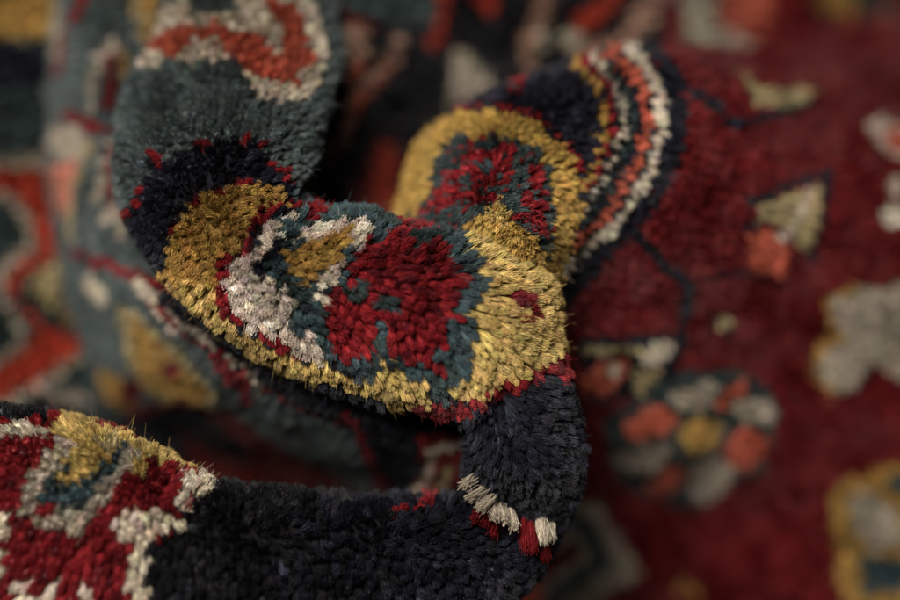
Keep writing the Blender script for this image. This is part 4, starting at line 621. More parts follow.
    [23, 7, 2, 3, 6, 7, 2, 0, 5, 16, 5, 0, 8, 12, 4, 0, 5, 12, 2, 0, 24, 12, 2, 6, 27, 18],
    [24, 7, 1, 3, 6, 7, 6, 16, 5, 0, 11, 12, 3, 0, 2, 12, 2, 0, 28, 12, 1, 6, 26, 18],
    [24, 7, 1, 3, 4, 7, 6, 16, 7, 0, 12, 12, 4, 0, 29, 12, 2, 6, 26, 18],
    [30, 7, 4, 16, 7, 0, 14, 12, 3, 0, 28, 12, 2, 6, 27, 18],
    [29, 7, 1, 16, 10, 0, 16, 12, 2, 0, 27, 12, 2, 6, 28, 18],
    [29, 7, 5, 0, 1, 12, 5, 0, 16, 12, 2, 0, 26, 12, 2, 6, 29, 18],
    [29, 7, 10, 0, 17, 12, 2, 0, 25, 12, 2, 6, 30, 18],
    [29, 7, 1, 0, 1, 12, 7, 0, 18, 12, 2, 0, 5, 12, 1, 0, 1, 19, 1, 0, 17, 12, 1, 6, 12, 18, 2, 12, 17, 18],
    [29, 7, 8, 0, 19, 12, 2, 0, 5, 12, 3, 19, 1, 0, 16, 12, 1, 6, 12, 18, 3, 12, 16, 18],
    [1, 0, 27, 7, 8, 0, 20, 12, 2, 0, 4, 12, 1, 0, 3, 19, 1, 0, 16, 12, 1, 6, 11, 18, 5, 12, 15, 18],
    [1, 0, 27, 7, 7, 0, 21, 12, 2, 0, 4, 12, 1, 0, 2, 19, 1, 0, 17, 12, 1, 6, 10, 18, 9, 12, 12, 18],
    [2, 0, 26, 7, 1, 12, 2, 0, 25, 12, 1, 0, 6, 12, 3, 0, 16, 12, 2, 6, 10, 18, 20, 12, 1, 18],
    [3, 0, 25, 7, 27, 12, 2, 0, 25, 12, 3, 6, 8, 18, 22, 12],
    [4, 0, 24, 7, 27, 12, 2, 0, 27, 12, 1, 6, 8, 18, 22, 12],
    [5, 0, 22, 7, 26, 12, 4, 0, 27, 12, 3, 6, 4, 18, 24, 12],
    [7, 0, 18, 7, 2, 0, 23, 12, 7, 0, 29, 12, 2, 6, 2, 18, 25, 12],
    [9, 0, 15, 7, 2, 0, 20, 12, 6, 0, 2, 16, 3, 0, 30, 12, 2, 6, 26, 12],
    [10, 0, 13, 7, 3, 0, 13, 12, 11, 0, 4, 16, 2, 0, 59, 12],
    [12, 0, 10, 7, 3, 0, 10, 12, 14, 0, 5, 16, 2, 0, 59, 12],
    [15, 0, 6, 7, 4, 0, 9, 12, 2, 0, 12, 19, 5, 16, 3, 0, 59, 12],
    [18, 0, 2, 7, 5, 0, 9, 12, 1, 0, 12, 19, 6, 16, 3, 0, 9, 12, 4, 3, 46, 12],
    [24, 0, 10, 12, 13, 0, 5, 16, 3, 0, 7, 12, 9, 3, 44, 12],
    [23, 0, 10, 12, 5, 0, 7, 13, 2, 0, 4, 16, 4, 0, 5, 12, 8, 3, 1, 13, 5, 3, 41, 12],
    [23, 0, 10, 12, 3, 0, 4, 13, 3, 16, 2, 13, 5, 0, 1, 19, 4, 0, 2, 12, 9, 3, 3, 13, 6, 3, 40, 12],
    [22, 0, 11, 12, 2, 0, 4, 13, 4, 16, 1, 13, 4, 0, 3, 19, 4, 0, 5, 3, 3, 18, 3, 3, 3, 13, 5, 3, 1, 18, 1, 3, 39, 12],
    [22, 0, 11, 12, 7, 13, 2, 16, 2, 13, 2, 0, 5, 19, 2, 0, 6, 3, 5, 18, 1, 3, 4, 13, 1, 3, 6, 18, 1, 3, 38, 12],
    [21, 0, 10, 12, 12, 13, 2, 0, 5, 19, 1, 0, 6, 3, 6, 18, 2, 3, 3, 13, 1, 3, 7, 18, 1, 3, 38, 12],
    [21, 0, 9, 12, 11, 13, 4, 0, 5, 19, 6, 3, 7, 18, 1, 3, 4, 13, 1, 3, 7, 18, 1, 3, 38, 12],
    [21, 0, 8, 12, 10, 13, 5, 0, 4, 19, 7, 3, 8, 18, 1, 3, 3, 13, 1, 3, 8, 18, 1, 3, 38, 12],
    [20, 0, 9, 12, 7, 13, 9, 0, 2, 19, 6, 3, 9, 18, 1, 3, 4, 13, 1, 3, 8, 18, 1, 3, 38, 12],
    [20, 0, 9, 12, 4, 13, 6, 0, 5, 12, 1, 0, 7, 3, 10, 18, 1, 3, 3, 13, 1, 3, 8, 18, 1, 3, 29, 12, 1, 6, 9, 12],
    [19, 0, 10, 12, 2, 13, 4, 0, 8, 12, 10, 3, 8, 18, 3, 3, 1, 13, 2, 3, 7, 18, 2, 3, 26, 12, 13, 6],
    [16, 0, 25, 12, 7, 3, 1, 13, 6, 3, 5, 18, 7, 3, 5, 18, 4, 3, 22, 12, 17, 6],
    [9, 12, 1, 0, 29, 12, 6, 3, 7, 13, 7, 3, 1, 6, 9, 3, 2, 18, 5, 3, 21, 12, 18, 6],
    [38, 12, 4, 3, 12, 13, 4, 3, 7, 6, 5, 3, 5, 13, 1, 3, 21, 12, 6, 6, 3, 4, 9, 6],
    [36, 12, 5, 3, 13, 13, 3, 3, 8, 6, 3, 3, 7, 13, 1, 3, 21, 12, 3, 6, 6, 4, 9, 6],
    [36, 12, 5, 3, 12, 13, 2, 3, 9, 6, 3, 3, 8, 13, 1, 3, 16, 12, 3, 6, 1, 12, 4, 6, 6, 4, 9, 6],
    [36, 12, 5, 3, 10, 13, 3, 3, 10, 6, 1, 3, 10, 13, 1, 3, 15, 12, 9, 6, 6, 4, 9, 6],
    [36, 12, 5, 3, 7, 13, 6, 3, 10, 6, 1, 3, 10, 13, 16, 12, 10, 6, 5, 4, 9, 6],
    [36, 12, 19, 3, 8, 6, 2, 3, 10, 13, 15, 12, 5, 6, 2, 18, 4, 6, 2, 4, 12, 6],
    [36, 12, 8, 3, 3, 18, 1, 3, 4, 18, 3, 3, 6, 6, 4, 3, 9, 13, 1, 3, 15, 12, 4, 6, 4, 18, 17, 6],
    [36, 12, 5, 3, 11, 18, 5, 3, 3, 6, 6, 3, 7, 13, 2, 3, 14, 12, 4, 6, 6, 18, 16, 6],
    [35, 12, 4, 3, 12, 18, 10, 3, 2, 18, 3, 3, 6, 13, 3, 3, 14, 12, 4, 6, 7, 18, 15, 6],
    [36, 12, 14, 18, 10, 3, 5, 18, 1, 3, 5, 13, 3, 3, 15, 12, 4, 6, 8, 18, 14, 6],
    [36, 12, 14, 18, 2, 3, 3, 13, 5, 3, 8, 18, 1, 13, 5, 3, 15, 12, 4, 6, 8, 18, 14, 6],
    [36, 12, 1, 3, 12, 18, 6, 13, 3, 3, 10, 18, 4, 3, 17, 12, 4, 6, 9, 18, 13, 6],
    [35, 12, 2, 3, 10, 18, 2, 3, 6, 13, 3, 3, 10, 18, 2, 3, 19, 12, 4, 6, 9, 18, 13, 6],
    [36, 12, 1, 3, 8, 18, 3, 3, 6, 13, 3, 3, 10, 18, 1, 3, 21, 12, 5, 6, 9, 18, 12, 6],
    [36, 12, 12, 3, 6, 13, 2, 3, 11, 18, 22, 12, 5, 6, 9, 18, 12, 6],
    [37, 12, 10, 3, 7, 13, 2, 3, 11, 18, 22, 12, 5, 6, 9, 18, 12, 6],
    [39, 12, 7, 3, 7, 13, 3, 3, 10, 18, 23, 12, 5, 6, 9, 18, 12, 6],
    [40, 12, 5, 3, 7, 13, 4, 3, 9, 18, 24, 12, 5, 6, 9, 18, 12, 6],
    [41, 12, 4, 3, 6, 13, 5, 3, 7, 18, 1, 3, 25, 12, 5, 6, 10, 18, 11, 6],
    [43, 12, 3, 3, 4, 13, 7, 3, 5, 18, 27, 12, 6, 6, 8, 18, 12, 6],
    [45, 12, 15, 3, 30, 12, 5, 6, 8, 18, 12, 6],
    [25, 12, 8, 18, 16, 12, 7, 3, 34, 12, 6, 6, 7, 18, 12, 6],
    [24, 12, 10, 18, 56, 12, 7, 6, 6, 18, 12, 6],
    [23, 12, 4, 4, 7, 18, 56, 12, 7, 6, 3, 18, 15, 6],
    [21, 12, 2, 18, 5, 4, 7, 18, 56, 12, 3, 6, 2, 4, 19, 6],
    [20, 12, 4, 18, 5, 4, 7, 18, 55, 12, 4, 6, 9, 4, 11, 6],
    [19, 12, 6, 18, 5, 4, 7, 18, 54, 12, 4, 6, 9, 4, 11, 6],
    [18, 12, 9, 18, 4, 4, 7, 18, 53, 12, 4, 6, 9, 4, 11, 6],
    [17, 12, 4, 18, 3, 12, 4, 18, 4, 4, 6, 18, 53, 12, 5, 6, 8, 4, 11, 6],
    [16, 12, 4, 18, 6, 12, 3, 18, 4, 4, 6, 18, 52, 12, 5, 6, 7, 4, 12, 6],
    [16, 12, 2, 18, 6, 12, 5, 18, 5, 4, 6, 18, 51, 12, 5, 6, 7, 4, 12, 6],
    [15, 12, 1, 18, 7, 12, 5, 18, 6, 4, 6, 18, 52, 12, 4, 6, 2, 4, 17, 6],
    [14, 12, 1, 18, 6, 12, 4, 18, 7, 4, 9, 18, 51, 12, 23, 6],
    [13, 12, 2, 18, 5, 12, 3, 18, 6, 4, 10, 18, 54, 12, 22, 6],
    [11, 12, 4, 13, 3, 12, 3, 18, 6, 4, 10, 18, 15, 12, 2, 6, 39, 12, 22, 6],
    [8, 12, 8, 13, 3, 18, 5, 4, 11, 18, 14, 12, 3, 6, 2, 12, 2, 6, 37, 12, 22, 6],
    [8, 12, 9, 13, 1, 18, 4, 4, 11, 18, 22, 12, 3, 6, 36, 12, 21, 6],
    [8, 12, 9, 13, 4, 4, 10, 18, 63, 12, 21, 6],
    [7, 12, 9, 13, 3, 4, 11, 18, 66, 12, 19, 6],
    [7, 12, 8, 13, 1, 18, 2, 4, 11, 18, 71, 12, 15, 6],
    [6, 12, 9, 13, 13, 18, 76, 12, 11, 6],
    [6, 12, 8, 13, 13, 18, 81, 12, 7, 6],
    [6, 12, 8, 13, 12, 18, 86, 12, 3, 6],
    [6, 12, 19, 18, 90, 12],
    [6, 12, 18, 18, 91, 12],
    [5, 12, 18, 18, 92, 12],
    [4, 12, 18, 18, 93, 12],
    [115, 12],
    [115, 12],
    [115, 12],
    [115, 12],
    [115, 12],
    [115, 12],
    [115, 12],
    [115, 12],
    [115, 12],
    [115, 12],
         ]),
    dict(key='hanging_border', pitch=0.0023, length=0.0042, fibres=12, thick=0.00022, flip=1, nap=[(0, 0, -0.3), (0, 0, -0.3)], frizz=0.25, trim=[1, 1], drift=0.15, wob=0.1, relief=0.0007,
         ctrl=[
             [(-0.1333, 0.1585, 0.2267), (-0.1251, 0.1433, 0.2368), (-0.1121, 0.1366, 0.2413), (-0.0994, 0.14, 0.239), (-0.0845, 0.1543, 0.2295)],
             [(-0.1357, 0.1273, 0.1951), (-0.1275, 0.1128, 0.2058), (-0.1148, 0.1047, 0.2118), (-0.1019, 0.1063, 0.2106), (-0.0886, 0.1176, 0.2023)],
             [(-0.1362, 0.1038, 0.1705), (-0.1278, 0.089, 0.1824), (-0.1156, 0.0781, 0.1912), (-0.1028, 0.0734, 0.195), (-0.0865, 0.0796, 0.19)],
             [(-0.1342, 0.0846, 0.1491), (-0.125, 0.0694, 0.1622), (-0.1118, 0.0576, 0.1745), (-0.0964, 0.0471, 0.1852), (-0.0794, 0.0476, 0.1872)],
             [(-0.1302, 0.0712, 0.1268), (-0.1195, 0.0568, 0.1437), (-0.104, 0.0372, 0.1667), (-0.0869, 0.0177, 0.19), (-0.0716, 0.0281, 0.1895)],
             [(-0.1241, 0.0602, 0.0996), (-0.1106, 0.0457, 0.1194), (-0.0917, 0.021, 0.1547), (-0.0736, 0.0017, 0.1871), (-0.0587, 0.0174, 0.1866)],
             [(-0.108, 0.0717, 0.0556), (-0.0912, 0.0509, 0.0923), (-0.0675, 0.0092, 0.1476), (-0.0479, -0.0099, 0.1772), (-0.034, 0.0091, 0.1774)],
             [(-0.0756, 0.0621, 0.0449), (-0.0609, 0.0405, 0.0882), (-0.0403, -0, 0.1433), (-0.0262, -0.0139, 0.1668), (-0.0124, 0.0019, 0.1694)],
             [(-0.0432, 0.0549, 0.0369), (-0.0335, 0.0329, 0.0813), (-0.0185, 0.0006, 0.1291), (-0.0068, -0.0093, 0.1509), (0.0047, -0, 0.1583)],
             [(-0.0103, 0.0207, 0.0588), (-0.0059, 0.0092, 0.0968), (0.0038, -0.0029, 0.1282), (0.0138, -0.0035, 0.1424), (0.022, 0.0036, 0.1504)],
         ],
         chart=[
    [57, 2],
    [57, 2],
    [57, 2],
    [57, 2],
    [57, 2],
    [1, 18, 56, 2],
    [2, 18, 44, 2, 8, 6, 3, 2],
    [2, 18, 22, 2, 3, 8, 17, 2, 1, 19, 1, 2, 7, 6, 4, 2],
    [3, 18, 20, 2, 5, 8, 16, 2, 2, 19, 7, 6, 4, 2],
    [4, 18, 17, 2, 6, 8, 17, 2, 2, 19, 7, 6, 4, 2],
    [4, 18, 16, 2, 6, 8, 18, 2, 3, 19, 6, 6, 4, 2],
    [4, 18, 15, 2, 5, 8, 21, 2, 2, 19, 5, 6, 5, 2],
    [5, 18, 13, 2, 5, 8, 22, 2, 2, 19, 5, 6, 5, 2],
    [5, 18, 11, 2, 6, 8, 24, 2, 2, 19, 4, 6, 5, 2],
    [6, 18, 7, 2, 6, 8, 27, 2, 2, 19, 3, 6, 6, 2],
    [1, 2, 5, 18, 5, 2, 7, 8, 28, 2, 2, 19, 2, 6, 7, 2],
    [1, 2, 6, 18, 1, 2, 8, 8, 20, 2, 4, 18, 6, 2, 1, 6, 1, 19, 1, 6, 8, 2],
    [1, 2, 6, 18, 7, 8, 21, 2, 7, 18, 5, 2, 2, 19, 8, 2],
    [1, 2, 6, 18, 6, 8, 21, 2, 10, 18, 13, 2],
    [3, 2, 4, 18, 5, 8, 20, 2, 4, 18, 5, 8, 2, 18, 2, 6, 12, 2],
    [3, 2, 9, 8, 19, 2, 6, 18, 4, 8, 2, 2, 3, 6, 11, 2],
    [3, 2, 8, 8, 19, 2, 5, 18, 2, 2, 4, 8, 2, 2, 3, 6, 11, 2],
    [5, 2, 5, 8, 19, 2, 5, 18, 3, 2, 4, 8, 3, 2, 3, 6, 10, 2],
    [29, 2, 5, 18, 3, 2, 5, 8, 2, 2, 3, 6, 10, 2],
    [29, 2, 4, 18, 4, 2, 5, 8, 3, 2, 2, 6, 10, 2],
    [29, 2, 4, 18, 4, 2, 4, 8, 16, 2],
    [29, 2, 4, 18, 4, 2, 4, 8, 16, 2],
    [12, 2, 4, 8, 13, 2, 4, 18, 10, 2, 1, 18, 13, 2],
    [10, 2, 16, 8, 16, 2, 3, 18, 12, 2],
    [19, 2, 18, 8, 6, 2, 2, 18, 12, 2],
    [5, 2, 15, 18, 2, 2, 1, 18, 7, 2, 11, 8, 2, 2, 2, 18, 12, 2],
    [4, 2, 28, 18, 11, 2, 2, 18, 12, 2],
    [3, 2, 28, 18, 3, 19, 6, 2, 5, 18, 12, 2],
    [3, 2, 27, 18, 3, 19, 6, 2, 2, 18, 2, 8, 2, 18, 12, 2],
    [6, 2, 22, 18, 4, 19, 6, 2, 2, 18, 3, 8, 2, 18, 12, 2],
    [10, 2, 5, 18, 6, 15, 5, 18, 4, 19, 6, 2, 4, 18, 3, 8, 2, 18, 12, 2],
    [2, 2, 20, 15, 1, 2, 5, 19, 7, 2, 3, 18, 1, 2, 3, 8, 3, 18, 12, 2],
    [3, 2, 19, 15, 4, 19, 8, 2, 4, 18, 1, 2, 3, 8, 3, 18, 12, 2],
    [4, 2, 16, 15, 5, 19, 8, 2, 4, 18, 1, 2, 3, 8, 3, 18, 13, 2],
    [5, 2, 14, 15, 4, 19, 9, 2, 4, 18, 1, 2, 4, 8, 3, 18, 13, 2],
    [5, 2, 12, 15, 4, 19, 10, 2, 4, 18, 2, 2, 3, 8, 1, 2, 2, 18, 14, 2],
    [6, 2, 10, 15, 4, 19, 10, 2, 4, 18, 2, 2, 4, 8, 1, 2, 1, 18, 15, 2],
    [6, 2, 9, 15, 4, 19, 17, 2, 3, 8, 3, 18, 15, 2],
    [7, 2, 2, 15, 5, 2, 4, 19, 14, 2, 7, 17, 1, 2, 2, 18, 15, 2],
    [12, 2, 6, 19, 15, 2, 6, 17, 1, 2, 3, 18, 14, 2],
    [12, 2, 4, 19, 24, 2, 3, 18, 14, 2],
    [11, 2, 5, 19, 24, 2, 3, 18, 14, 2],
    [40, 2, 3, 18, 14, 2],
    [11, 2, 6, 8, 40, 2],
    [11, 2, 14, 8, 32, 2],
    [17, 2, 13, 8, 1, 2, 1, 8, 25, 2],
    [25, 2, 10, 8, 22, 2],
    [29, 2, 9, 8, 19, 2],
    [18, 2, 5, 16, 10, 2, 8, 8, 16, 2],
    [16, 2, 9, 16, 11, 2, 8, 8, 13, 2],
    [16, 2, 10, 16, 13, 2, 2, 8, 2, 16, 2, 8, 12, 2],
    [17, 2, 10, 16, 13, 2, 4, 16, 2, 8, 11, 2],
    [18, 2, 8, 16, 14, 2, 4, 16, 3, 8, 10, 2],
    [40, 2, 4, 16, 1, 2, 3, 8, 9, 2],
    [30, 2, 2, 19, 9, 2, 3, 16, 2, 2, 1, 0, 2, 8, 8, 2],
    [29, 2, 5, 19, 7, 2, 2, 8, 1, 16, 4, 0, 9, 2],
    [28, 2, 4, 19, 1, 6, 4, 19, 4, 2, 1, 16, 1, 8, 5, 0, 9, 2],
    [27, 2, 5, 19, 4, 6, 2, 19, 3, 2, 1, 16, 2, 8, 1, 18, 3, 0, 9, 2],
    [27, 2, 4, 19, 5, 6, 2, 19, 3, 2, 1, 16, 2, 8, 1, 18, 3, 0, 9, 2],
    [26, 2, 4, 19, 7, 6, 1, 19, 3, 2, 2, 16, 1, 8, 1, 18, 3, 0, 9, 2],
    [26, 2, 4, 19, 7, 6, 2, 19, 2, 2, 2, 16, 1, 8, 1, 18, 3, 0, 9, 2],
    [9, 2, 4, 6, 12, 2, 3, 19, 9, 6, 2, 19, 2, 2, 2, 16, 1, 8, 2, 18, 2, 0, 9, 2],
    [8, 2, 8, 6, 9, 2, 3, 19, 10, 6, 1, 19, 4, 2, 1, 8, 2, 18, 2, 0, 9, 2],
    [6, 2, 12, 6, 6, 2, 3, 19, 11, 6, 2, 19, 3, 2, 1, 8, 1, 0, 1, 18, 2, 0, 9, 2],
    [4, 2, 12, 6, 4, 10, 3, 2, 3, 19, 12, 6, 2, 19, 3, 2, 1, 8, 1, 0, 1, 18, 2, 0, 9, 2],
    [3, 2, 9, 6, 10, 10, 3, 19, 7, 6, 5, 8, 1, 6, 2, 19, 3, 2, 1, 8, 2, 18, 2, 0, 9, 2],
    [2, 2, 10, 6, 10, 10, 3, 19, 7, 6, 5, 8, 1, 6, 1, 19, 4, 2, 1, 8, 1, 18, 3, 0, 9, 2],
    [2, 2, 10, 6, 9, 10, 1, 2, 3, 19, 7, 6, 3, 8, 2, 6, 2, 19, 4, 2, 1, 8, 1, 18, 3, 0, 9, 2],
    [9, 11, 4, 6, 4, 10, 5, 2, 3, 19, 12, 6, 2, 19, 4, 2, 1, 8, 1, 18, 3, 0, 9, 2],  # from here down, left: the fold's deep shade put into maroon and black knots
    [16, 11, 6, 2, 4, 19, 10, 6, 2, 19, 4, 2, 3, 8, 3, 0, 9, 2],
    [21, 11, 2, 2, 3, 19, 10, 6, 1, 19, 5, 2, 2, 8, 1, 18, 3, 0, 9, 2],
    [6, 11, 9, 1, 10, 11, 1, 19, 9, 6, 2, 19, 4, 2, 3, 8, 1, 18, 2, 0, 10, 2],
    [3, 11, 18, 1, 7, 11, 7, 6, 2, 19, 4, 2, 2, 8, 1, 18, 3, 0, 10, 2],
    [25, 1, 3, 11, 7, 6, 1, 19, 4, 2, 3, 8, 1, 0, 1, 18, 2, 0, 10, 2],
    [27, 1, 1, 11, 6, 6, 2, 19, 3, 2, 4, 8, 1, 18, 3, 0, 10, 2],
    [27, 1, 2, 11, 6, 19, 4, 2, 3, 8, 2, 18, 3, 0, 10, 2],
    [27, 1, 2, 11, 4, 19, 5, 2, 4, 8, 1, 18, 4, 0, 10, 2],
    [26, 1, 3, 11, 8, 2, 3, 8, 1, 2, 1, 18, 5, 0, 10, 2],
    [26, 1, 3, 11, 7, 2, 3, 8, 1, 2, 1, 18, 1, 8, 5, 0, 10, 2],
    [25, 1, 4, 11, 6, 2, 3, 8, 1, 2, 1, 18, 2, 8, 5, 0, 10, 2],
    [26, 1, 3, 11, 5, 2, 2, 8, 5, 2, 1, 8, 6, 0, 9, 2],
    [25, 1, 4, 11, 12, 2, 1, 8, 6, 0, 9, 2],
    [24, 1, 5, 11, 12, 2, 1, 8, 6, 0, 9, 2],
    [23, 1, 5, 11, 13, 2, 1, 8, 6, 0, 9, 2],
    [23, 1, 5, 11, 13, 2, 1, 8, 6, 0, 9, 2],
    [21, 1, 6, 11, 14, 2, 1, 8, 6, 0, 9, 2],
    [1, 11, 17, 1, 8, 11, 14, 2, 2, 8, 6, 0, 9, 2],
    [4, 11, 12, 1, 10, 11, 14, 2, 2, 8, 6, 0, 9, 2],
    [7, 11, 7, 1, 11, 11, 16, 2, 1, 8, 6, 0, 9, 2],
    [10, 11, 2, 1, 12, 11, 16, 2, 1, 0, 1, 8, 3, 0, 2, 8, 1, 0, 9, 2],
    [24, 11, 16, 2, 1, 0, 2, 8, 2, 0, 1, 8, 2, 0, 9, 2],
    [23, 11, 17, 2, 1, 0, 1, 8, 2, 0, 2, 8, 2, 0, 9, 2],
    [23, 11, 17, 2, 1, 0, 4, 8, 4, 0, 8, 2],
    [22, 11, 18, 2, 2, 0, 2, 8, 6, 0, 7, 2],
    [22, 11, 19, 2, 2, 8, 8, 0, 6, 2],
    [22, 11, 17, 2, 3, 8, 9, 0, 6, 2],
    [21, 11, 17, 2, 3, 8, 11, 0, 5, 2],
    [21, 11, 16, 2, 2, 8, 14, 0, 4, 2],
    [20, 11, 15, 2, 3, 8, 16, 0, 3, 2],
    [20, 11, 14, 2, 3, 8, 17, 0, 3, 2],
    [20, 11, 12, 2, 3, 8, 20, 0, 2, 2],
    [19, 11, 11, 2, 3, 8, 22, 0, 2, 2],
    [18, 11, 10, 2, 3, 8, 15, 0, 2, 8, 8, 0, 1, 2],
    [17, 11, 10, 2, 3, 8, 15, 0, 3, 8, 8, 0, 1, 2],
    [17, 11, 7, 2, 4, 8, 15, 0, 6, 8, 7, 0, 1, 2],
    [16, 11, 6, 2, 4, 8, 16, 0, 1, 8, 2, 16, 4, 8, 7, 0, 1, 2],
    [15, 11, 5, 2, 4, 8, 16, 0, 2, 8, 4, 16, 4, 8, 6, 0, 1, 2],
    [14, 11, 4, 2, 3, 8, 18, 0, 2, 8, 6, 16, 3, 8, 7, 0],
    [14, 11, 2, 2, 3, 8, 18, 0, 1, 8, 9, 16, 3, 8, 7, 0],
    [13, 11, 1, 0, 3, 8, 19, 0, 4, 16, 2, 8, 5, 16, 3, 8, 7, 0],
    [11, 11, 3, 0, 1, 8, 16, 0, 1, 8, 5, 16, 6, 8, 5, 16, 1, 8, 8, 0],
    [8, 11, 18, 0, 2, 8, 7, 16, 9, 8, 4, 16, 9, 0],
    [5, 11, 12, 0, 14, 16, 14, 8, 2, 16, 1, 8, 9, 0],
    [6, 2, 10, 0, 9, 16, 9, 8, 4, 19, 9, 8, 10, 0],
    [6, 2, 10, 0, 15, 8, 6, 19, 9, 8, 11, 0],
    [6, 2, 11, 0, 9, 8, 7, 19, 11, 8, 13, 0],
    [7, 2, 10, 0, 5, 8, 6, 19, 14, 8, 15, 0],
    [7, 2, 11, 0, 22, 8, 17, 0],
         ]),
    dict(key='back_border', pitch=0.0027, length=0.005, fibres=9, thick=0.00032, flip=1, nap=[(0, 0, -0.4), (0, 0, -0.4)], frizz=0.25, trim=[1, 1], drift=0.12, wob=0.12, relief=0.0004,
         ctrl=[
             [(-0.197, 0.1749, 0.224), (-0.1609, 0.1681, 0.2285), (-0.1298, 0.1664, 0.2296), (-0.1002, 0.1749, 0.224), (-0.0524, 0.1834, 0.2185), (0.025, 0.2003, 0.2074)],
             [(-0.1965, 0.1386, 0.1867), (-0.1606, 0.1321, 0.1915), (-0.1298, 0.1321, 0.1915), (-0.1002, 0.1402, 0.1855), (-0.0524, 0.1483, 0.1795), (0.025, 0.1644, 0.1676)],
             [(-0.1952, 0.1063, 0.1598), (-0.1594, 0.1001, 0.1648), (-0.1292, 0.1016, 0.1636), (-0.1, 0.1109, 0.156), (-0.0524, 0.1202, 0.1484), (0.0249, 0.1319, 0.1389)],
             [(-0.1947, 0.0773, 0.1306), (-0.1587, 0.0699, 0.1373), (-0.1286, 0.0713, 0.1359), (-0.0996, 0.081, 0.1272), (-0.0524, 0.0921, 0.1172), (0.0248, 0.0996, 0.1105)],
             [(-0.1933, 0.0501, 0.1094), (-0.1583, 0.0458, 0.1136), (-0.1289, 0.0501, 0.1094), (-0.1, 0.0579, 0.097), (-0.0524, 0.0641, 0.086), (0.0246, 0.0676, 0.0825)],
             [(-0.1947, 0.027, 0.0747), (-0.1602, 0.0256, 0.0762), (-0.1306, 0.0304, 0.071), (-0.1008, 0.0373, 0.0637), (-0.0524, 0.0407, 0.06), (0.0245, 0.0374, 0.0534)],
         ],
         chart=[
    [25, 6, 60, 3],
    [25, 6, 60, 3],
    [25, 6, 60, 3],
    [25, 6, 60, 3],
    [25, 6, 60, 3],
    [25, 6, 60, 3],
    [25, 6, 60, 3],
    [25, 6, 60, 3],
    [25, 6, 60, 3],
    [25, 6, 60, 3],
    [25, 6, 60, 3],
    [25, 6, 60, 3],
    [25, 6, 60, 3],
    [25, 6, 60, 3],
    [25, 6, 60, 3],
    [25, 6, 60, 3],
    [25, 6, 60, 3],
    [1, 3, 3, 0, 81, 3],
    [25, 0, 60, 3],
    [25, 0, 60, 3],
    [25, 0, 60, 3],
    [25, 0, 60, 3],
    [2, 3, 23, 0, 60, 3],
    [85, 3],
    [85, 3],
    [85, 3],
    [85, 3],
    [85, 3],
    [85, 3],
    [85, 3],
    [85, 3],
    [85, 3],
    [2, 3, 24, 18, 59, 3],
    [5, 3, 1, 18, 1, 3, 19, 18, 59, 3],
    [25, 14, 60, 3],
    [25, 14, 60, 3],
    [7, 18, 18, 14, 60, 3],
    [18, 18, 7, 14, 60, 3],
    [16, 3, 3, 18, 6, 14, 60, 3],
    [18, 3, 2, 18, 5, 14, 60, 3],
    [19, 3, 2, 18, 4, 14, 60, 3],
    [20, 3, 1, 18, 4, 14, 60, 3],
    [20, 3, 1, 18, 4, 14, 60, 3],
    [20, 3, 2, 18, 2, 14, 61, 3],
    [18, 3, 3, 18, 3, 14, 1, 19, 60, 3],
    [17, 3, 2, 18, 3, 14, 1, 3, 2, 19, 60, 3],
    [16, 3, 2, 18, 4, 14, 3, 19, 60, 3],
    [16, 3, 1, 18, 3, 14, 1, 3, 4, 19, 60, 3],
    [15, 3, 2, 18, 2, 14, 1, 3, 5, 19, 60, 3],
    [15, 3, 1, 18, 1, 3, 2, 14, 1, 3, 5, 19, 60, 3],
    [15, 3, 2, 18, 1, 3, 1, 14, 2, 3, 4, 19, 1, 3, 1, 6, 58, 3],
    [16, 3, 2, 18, 1, 3, 1, 14, 2, 3, 2, 19, 1, 3, 3, 6, 57, 3],
    [17, 3, 2, 18, 1, 3, 1, 14, 3, 3, 4, 6, 1, 3, 2, 14, 54, 3],
    [18, 3, 1, 18, 2, 3, 1, 14, 3, 3, 2, 6, 1, 3, 2, 14, 2, 18, 53, 3],
    [18, 3, 2, 18, 1, 3, 2, 14, 4, 3, 2, 14, 2, 18, 54, 3],
    [19, 3, 1, 18, 1, 3, 4, 14, 1, 3, 2, 14, 2, 18, 55, 3],
    [19, 3, 2, 18, 6, 14, 2, 18, 56, 3],
    [18, 3, 2, 18, 7, 14, 2, 18, 56, 3],
    [17, 3, 2, 18, 7, 14, 2, 18, 57, 3],
    [15, 3, 3, 18, 7, 14, 2, 18, 58, 3],
    [13, 3, 3, 18, 8, 14, 2, 18, 59, 3],
    [10, 3, 13, 14, 2, 18, 60, 3],
    [2, 3, 19, 14, 3, 18, 21, 3, 1, 1, 1, 3, 38, 1],
    [20, 14, 3, 18, 3, 3, 1, 18, 12, 3, 46, 1],
    [18, 14, 3, 18, 2, 3, 5, 18, 8, 3, 49, 1],
    [16, 14, 3, 18, 2, 3, 4, 1, 8, 3, 52, 1],
    [13, 14, 13, 1, 5, 3, 14, 1, 16, 11, 24, 1],
    [3, 14, 37, 1, 22, 11, 23, 1],
    [40, 1, 23, 11, 22, 1],
    [41, 1, 22, 11, 22, 1],
    [41, 1, 23, 11, 21, 1],
    [41, 1, 24, 11, 20, 1],
    [42, 1, 23, 11, 20, 1],
    [42, 1, 24, 11, 19, 1],
    [42, 1, 25, 11, 18, 1],
    [43, 1, 24, 11, 18, 1],
    [43, 1, 25, 11, 17, 1],
    [43, 1, 26, 11, 16, 1],
    [44, 1, 25, 11, 16, 1],
    [44, 1, 26, 11, 15, 1],
         ]),
